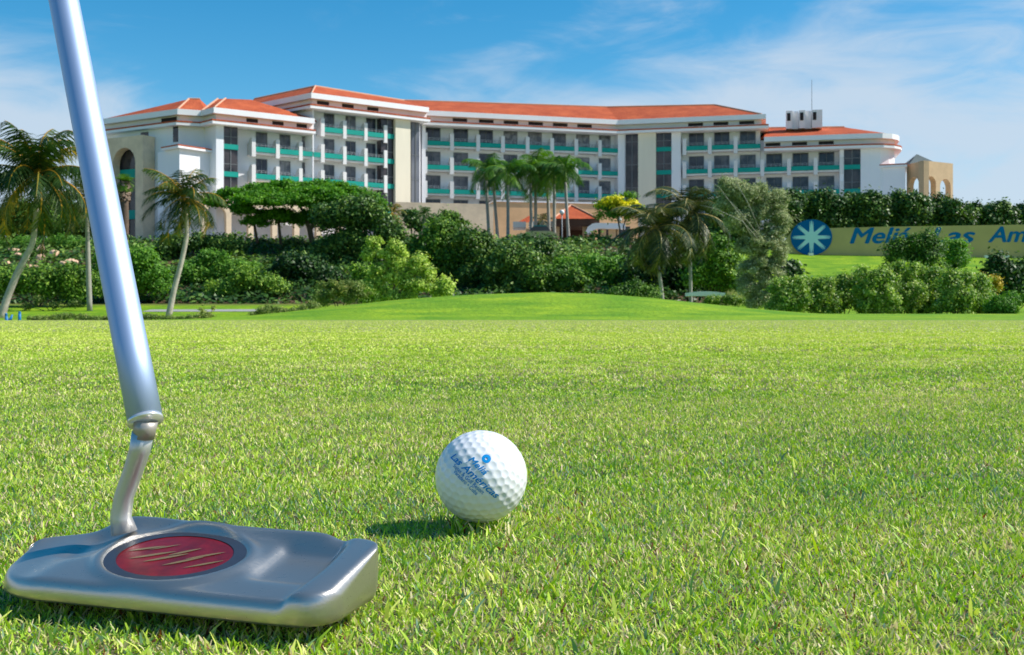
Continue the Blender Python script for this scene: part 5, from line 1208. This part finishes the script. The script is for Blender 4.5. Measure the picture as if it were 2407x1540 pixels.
def car(px, Y, zg, lb, scale=1.0):
    c = at(px, 560, Y); r = thing('parked_car', lb, 'car', (c.x, Y, zg)); cx = c.x
    m_ = MB(); prof = [(-1.95, .35), (-1.95, .75), (-1.2, .86), (-.75, 1.05), (1.3, 1.05), (1.75, .9), (1.95, .75), (1.95, .35)]
    def ext(prf, y0, y1, inset=0):
        n = len(prf); vs = [(cx + x, Y + y0, zg + z) for x, z in prf] + [(cx + x, Y + y1, zg + z) for x, z in prf]
        m_.add(vs, [tuple(range(n)), tuple(range(2 * n - 1, n - 1, -1))] + [(i, i + n, (i + 1) % n + n, (i + 1) % n) for i in range(n)])
    ext(prof, -.8, .8); m_.build('body', M['carpaint'], r)
    m_ = MB(); ext([(-.85, 1.053), (-.35, 1.52), (.95, 1.52), (1.35, 1.053)], -.72, .72); m_.build('glasshouse', M['bayglass'], r)
    m_ = MB(); ext([(-.38, 1.523), (-.3, 1.62), (.9, 1.62), (1.0, 1.523)], -.7, .7); m_.build('roof', M['teal'], r)
    for sx in (-1.25, 1.25):
        for sy in (-.78, .78):
            m_ = MB(); m_.tube([(cx + sx, Y + sy - .1, zg + .32), (cx + sx, Y + sy + .1, zg + .32)], .32, 18); m_.build('wheel', M['tyre'], r, True)
    for sy in (-.55, .55): m_ = MB(); m_.box(cx - 1.99, cx - 1.951, Y + sy - .14, Y + sy + .14, zg + .55, zg + .7); m_.build('headlight', M['globe'], r)
car(1262, 107.5, G, 'yellow car with a dark green top parked between the royal palm trunks')

def cart(px, Y):
    c = at(px, 690, Y); zg = float(terr(c.x, Y)); zt = H + (HY - 689) / F * Y; r = thing('golf_cart', 'white-roofed golf cart half hidden behind the mound', 'golf cart', (c.x, Y, zg)); x = c.x; hgt_ = zt - zg
    m_ = MB(); n = 9; vs = []
    for y in (-.62, .62):
        for k in range(n): f = k / (n - 1); vs.append((x - .95 + 1.9 * f, Y + y, zt - .02 + .10 * math.sin(math.pi * (0.1 + f * .85))))
    for y in (-.62, .62):
        for k in range(n): f = k / (n - 1); vs.append((x - .95 + 1.9 * f, Y + y, zt - .16))
    fs = []
    for k in range(n - 1): fs += [(k, k + 1, n + k + 1, n + k), (2 * n + k, 3 * n + k, 3 * n + k + 1, 2 * n + k + 1), (k, 2 * n + k, 2 * n + k + 1, k + 1), (n + k, n + k + 1, 3 * n + k + 1, 3 * n + k)]
    fs += [(0, n, 3 * n, 2 * n), (n - 1, 3 * n - 1, 4 * n - 1, 2 * n - 1)]
    m_.add(vs, fs); m_.build('roof', M['globe'], r)
    for sx in (-.75, .7):
        for sy in (-.52, .52): m_ = MB(); m_.tube([(x + sx, Y + sy, zg + .55), (x + sx * .9, Y + sy, zt - .10)], .02, 8); m_.build('roof_post', M['frame'], r)
    m_ = MB(); m_.box(x - 1.1, x + 1.1, Y - .55, Y + .55, zg + .28, zg + .58); m_.box(x - 1.1, x - .6, Y - .5, Y + .5, zg + .583, zg + .85); m_.build('body', M['globe'], r)
    m_ = MB(); m_.box(x + .1, x + .6, Y - .48, Y + .48, zg + .583, zg + .78); m_.box(x + .56, x + .66, Y - .48, Y + .48, zg + .783, zg + 1.15); m_.build('seat', M['brown'], r)
    for sx in (-.8, .75):
        for sy in (-.5, .5): m_ = MB(); m_.tube([(x + sx, Y + sy - .08, zg + .23), (x + sx, Y + sy + .08, zg + .23)], .23, 16); m_.build('wheel', M['tyre'], r, True)
cart(1657, 58)

def marker(px, Y, lb, forked):
    c = at(px, 748, Y); zg = float(terr(c.x, Y)); r = thing('tee_marker', lb, 'marker', (c.x, Y, zg), 'blue markers at the left edge of the green')
    m_ = MB(); s = Y / F
    if forked: m_.tube([(c.x - 3 * s, Y, zg - .02), (c.x - 4 * s, Y, zg + 8 * s), (c.x - 6 * s, Y, zg + 22 * s)], [5 * s, 5 * s, 2 * s], 10); m_.tube([(c.x - 1 * s, Y + .02, zg - .02), (c.x + 3 * s, Y + .02, zg + 8 * s), (c.x + 8 * s, Y + .02, zg + 22 * s)], [4 * s, 4 * s, 1.6 * s], 10)
    else: m_.tube([(c.x, Y, zg - .02), (c.x, Y, zg + 26 * s)], [3.6 * s, 3.2 * s], 12)
    m_.build('stake', M['flag'], r, True)
    m_ = MB(); m_.tube([(c.x - (5 * s if forked else 0), Y, zg + (21 if forked else 26) * s), (c.x - (6.4 * s if forked else 0), Y, zg + (25 if forked else 29) * s)], [3.6 * s, 2.4 * s], 12); m_.build('cap', M['flag'], r, True)
marker(20, 30, 'forked blue plastic marker beside the leaning palm trunk', True)
marker(46, 30, 'single upright blue stake right of the forked marker', False)
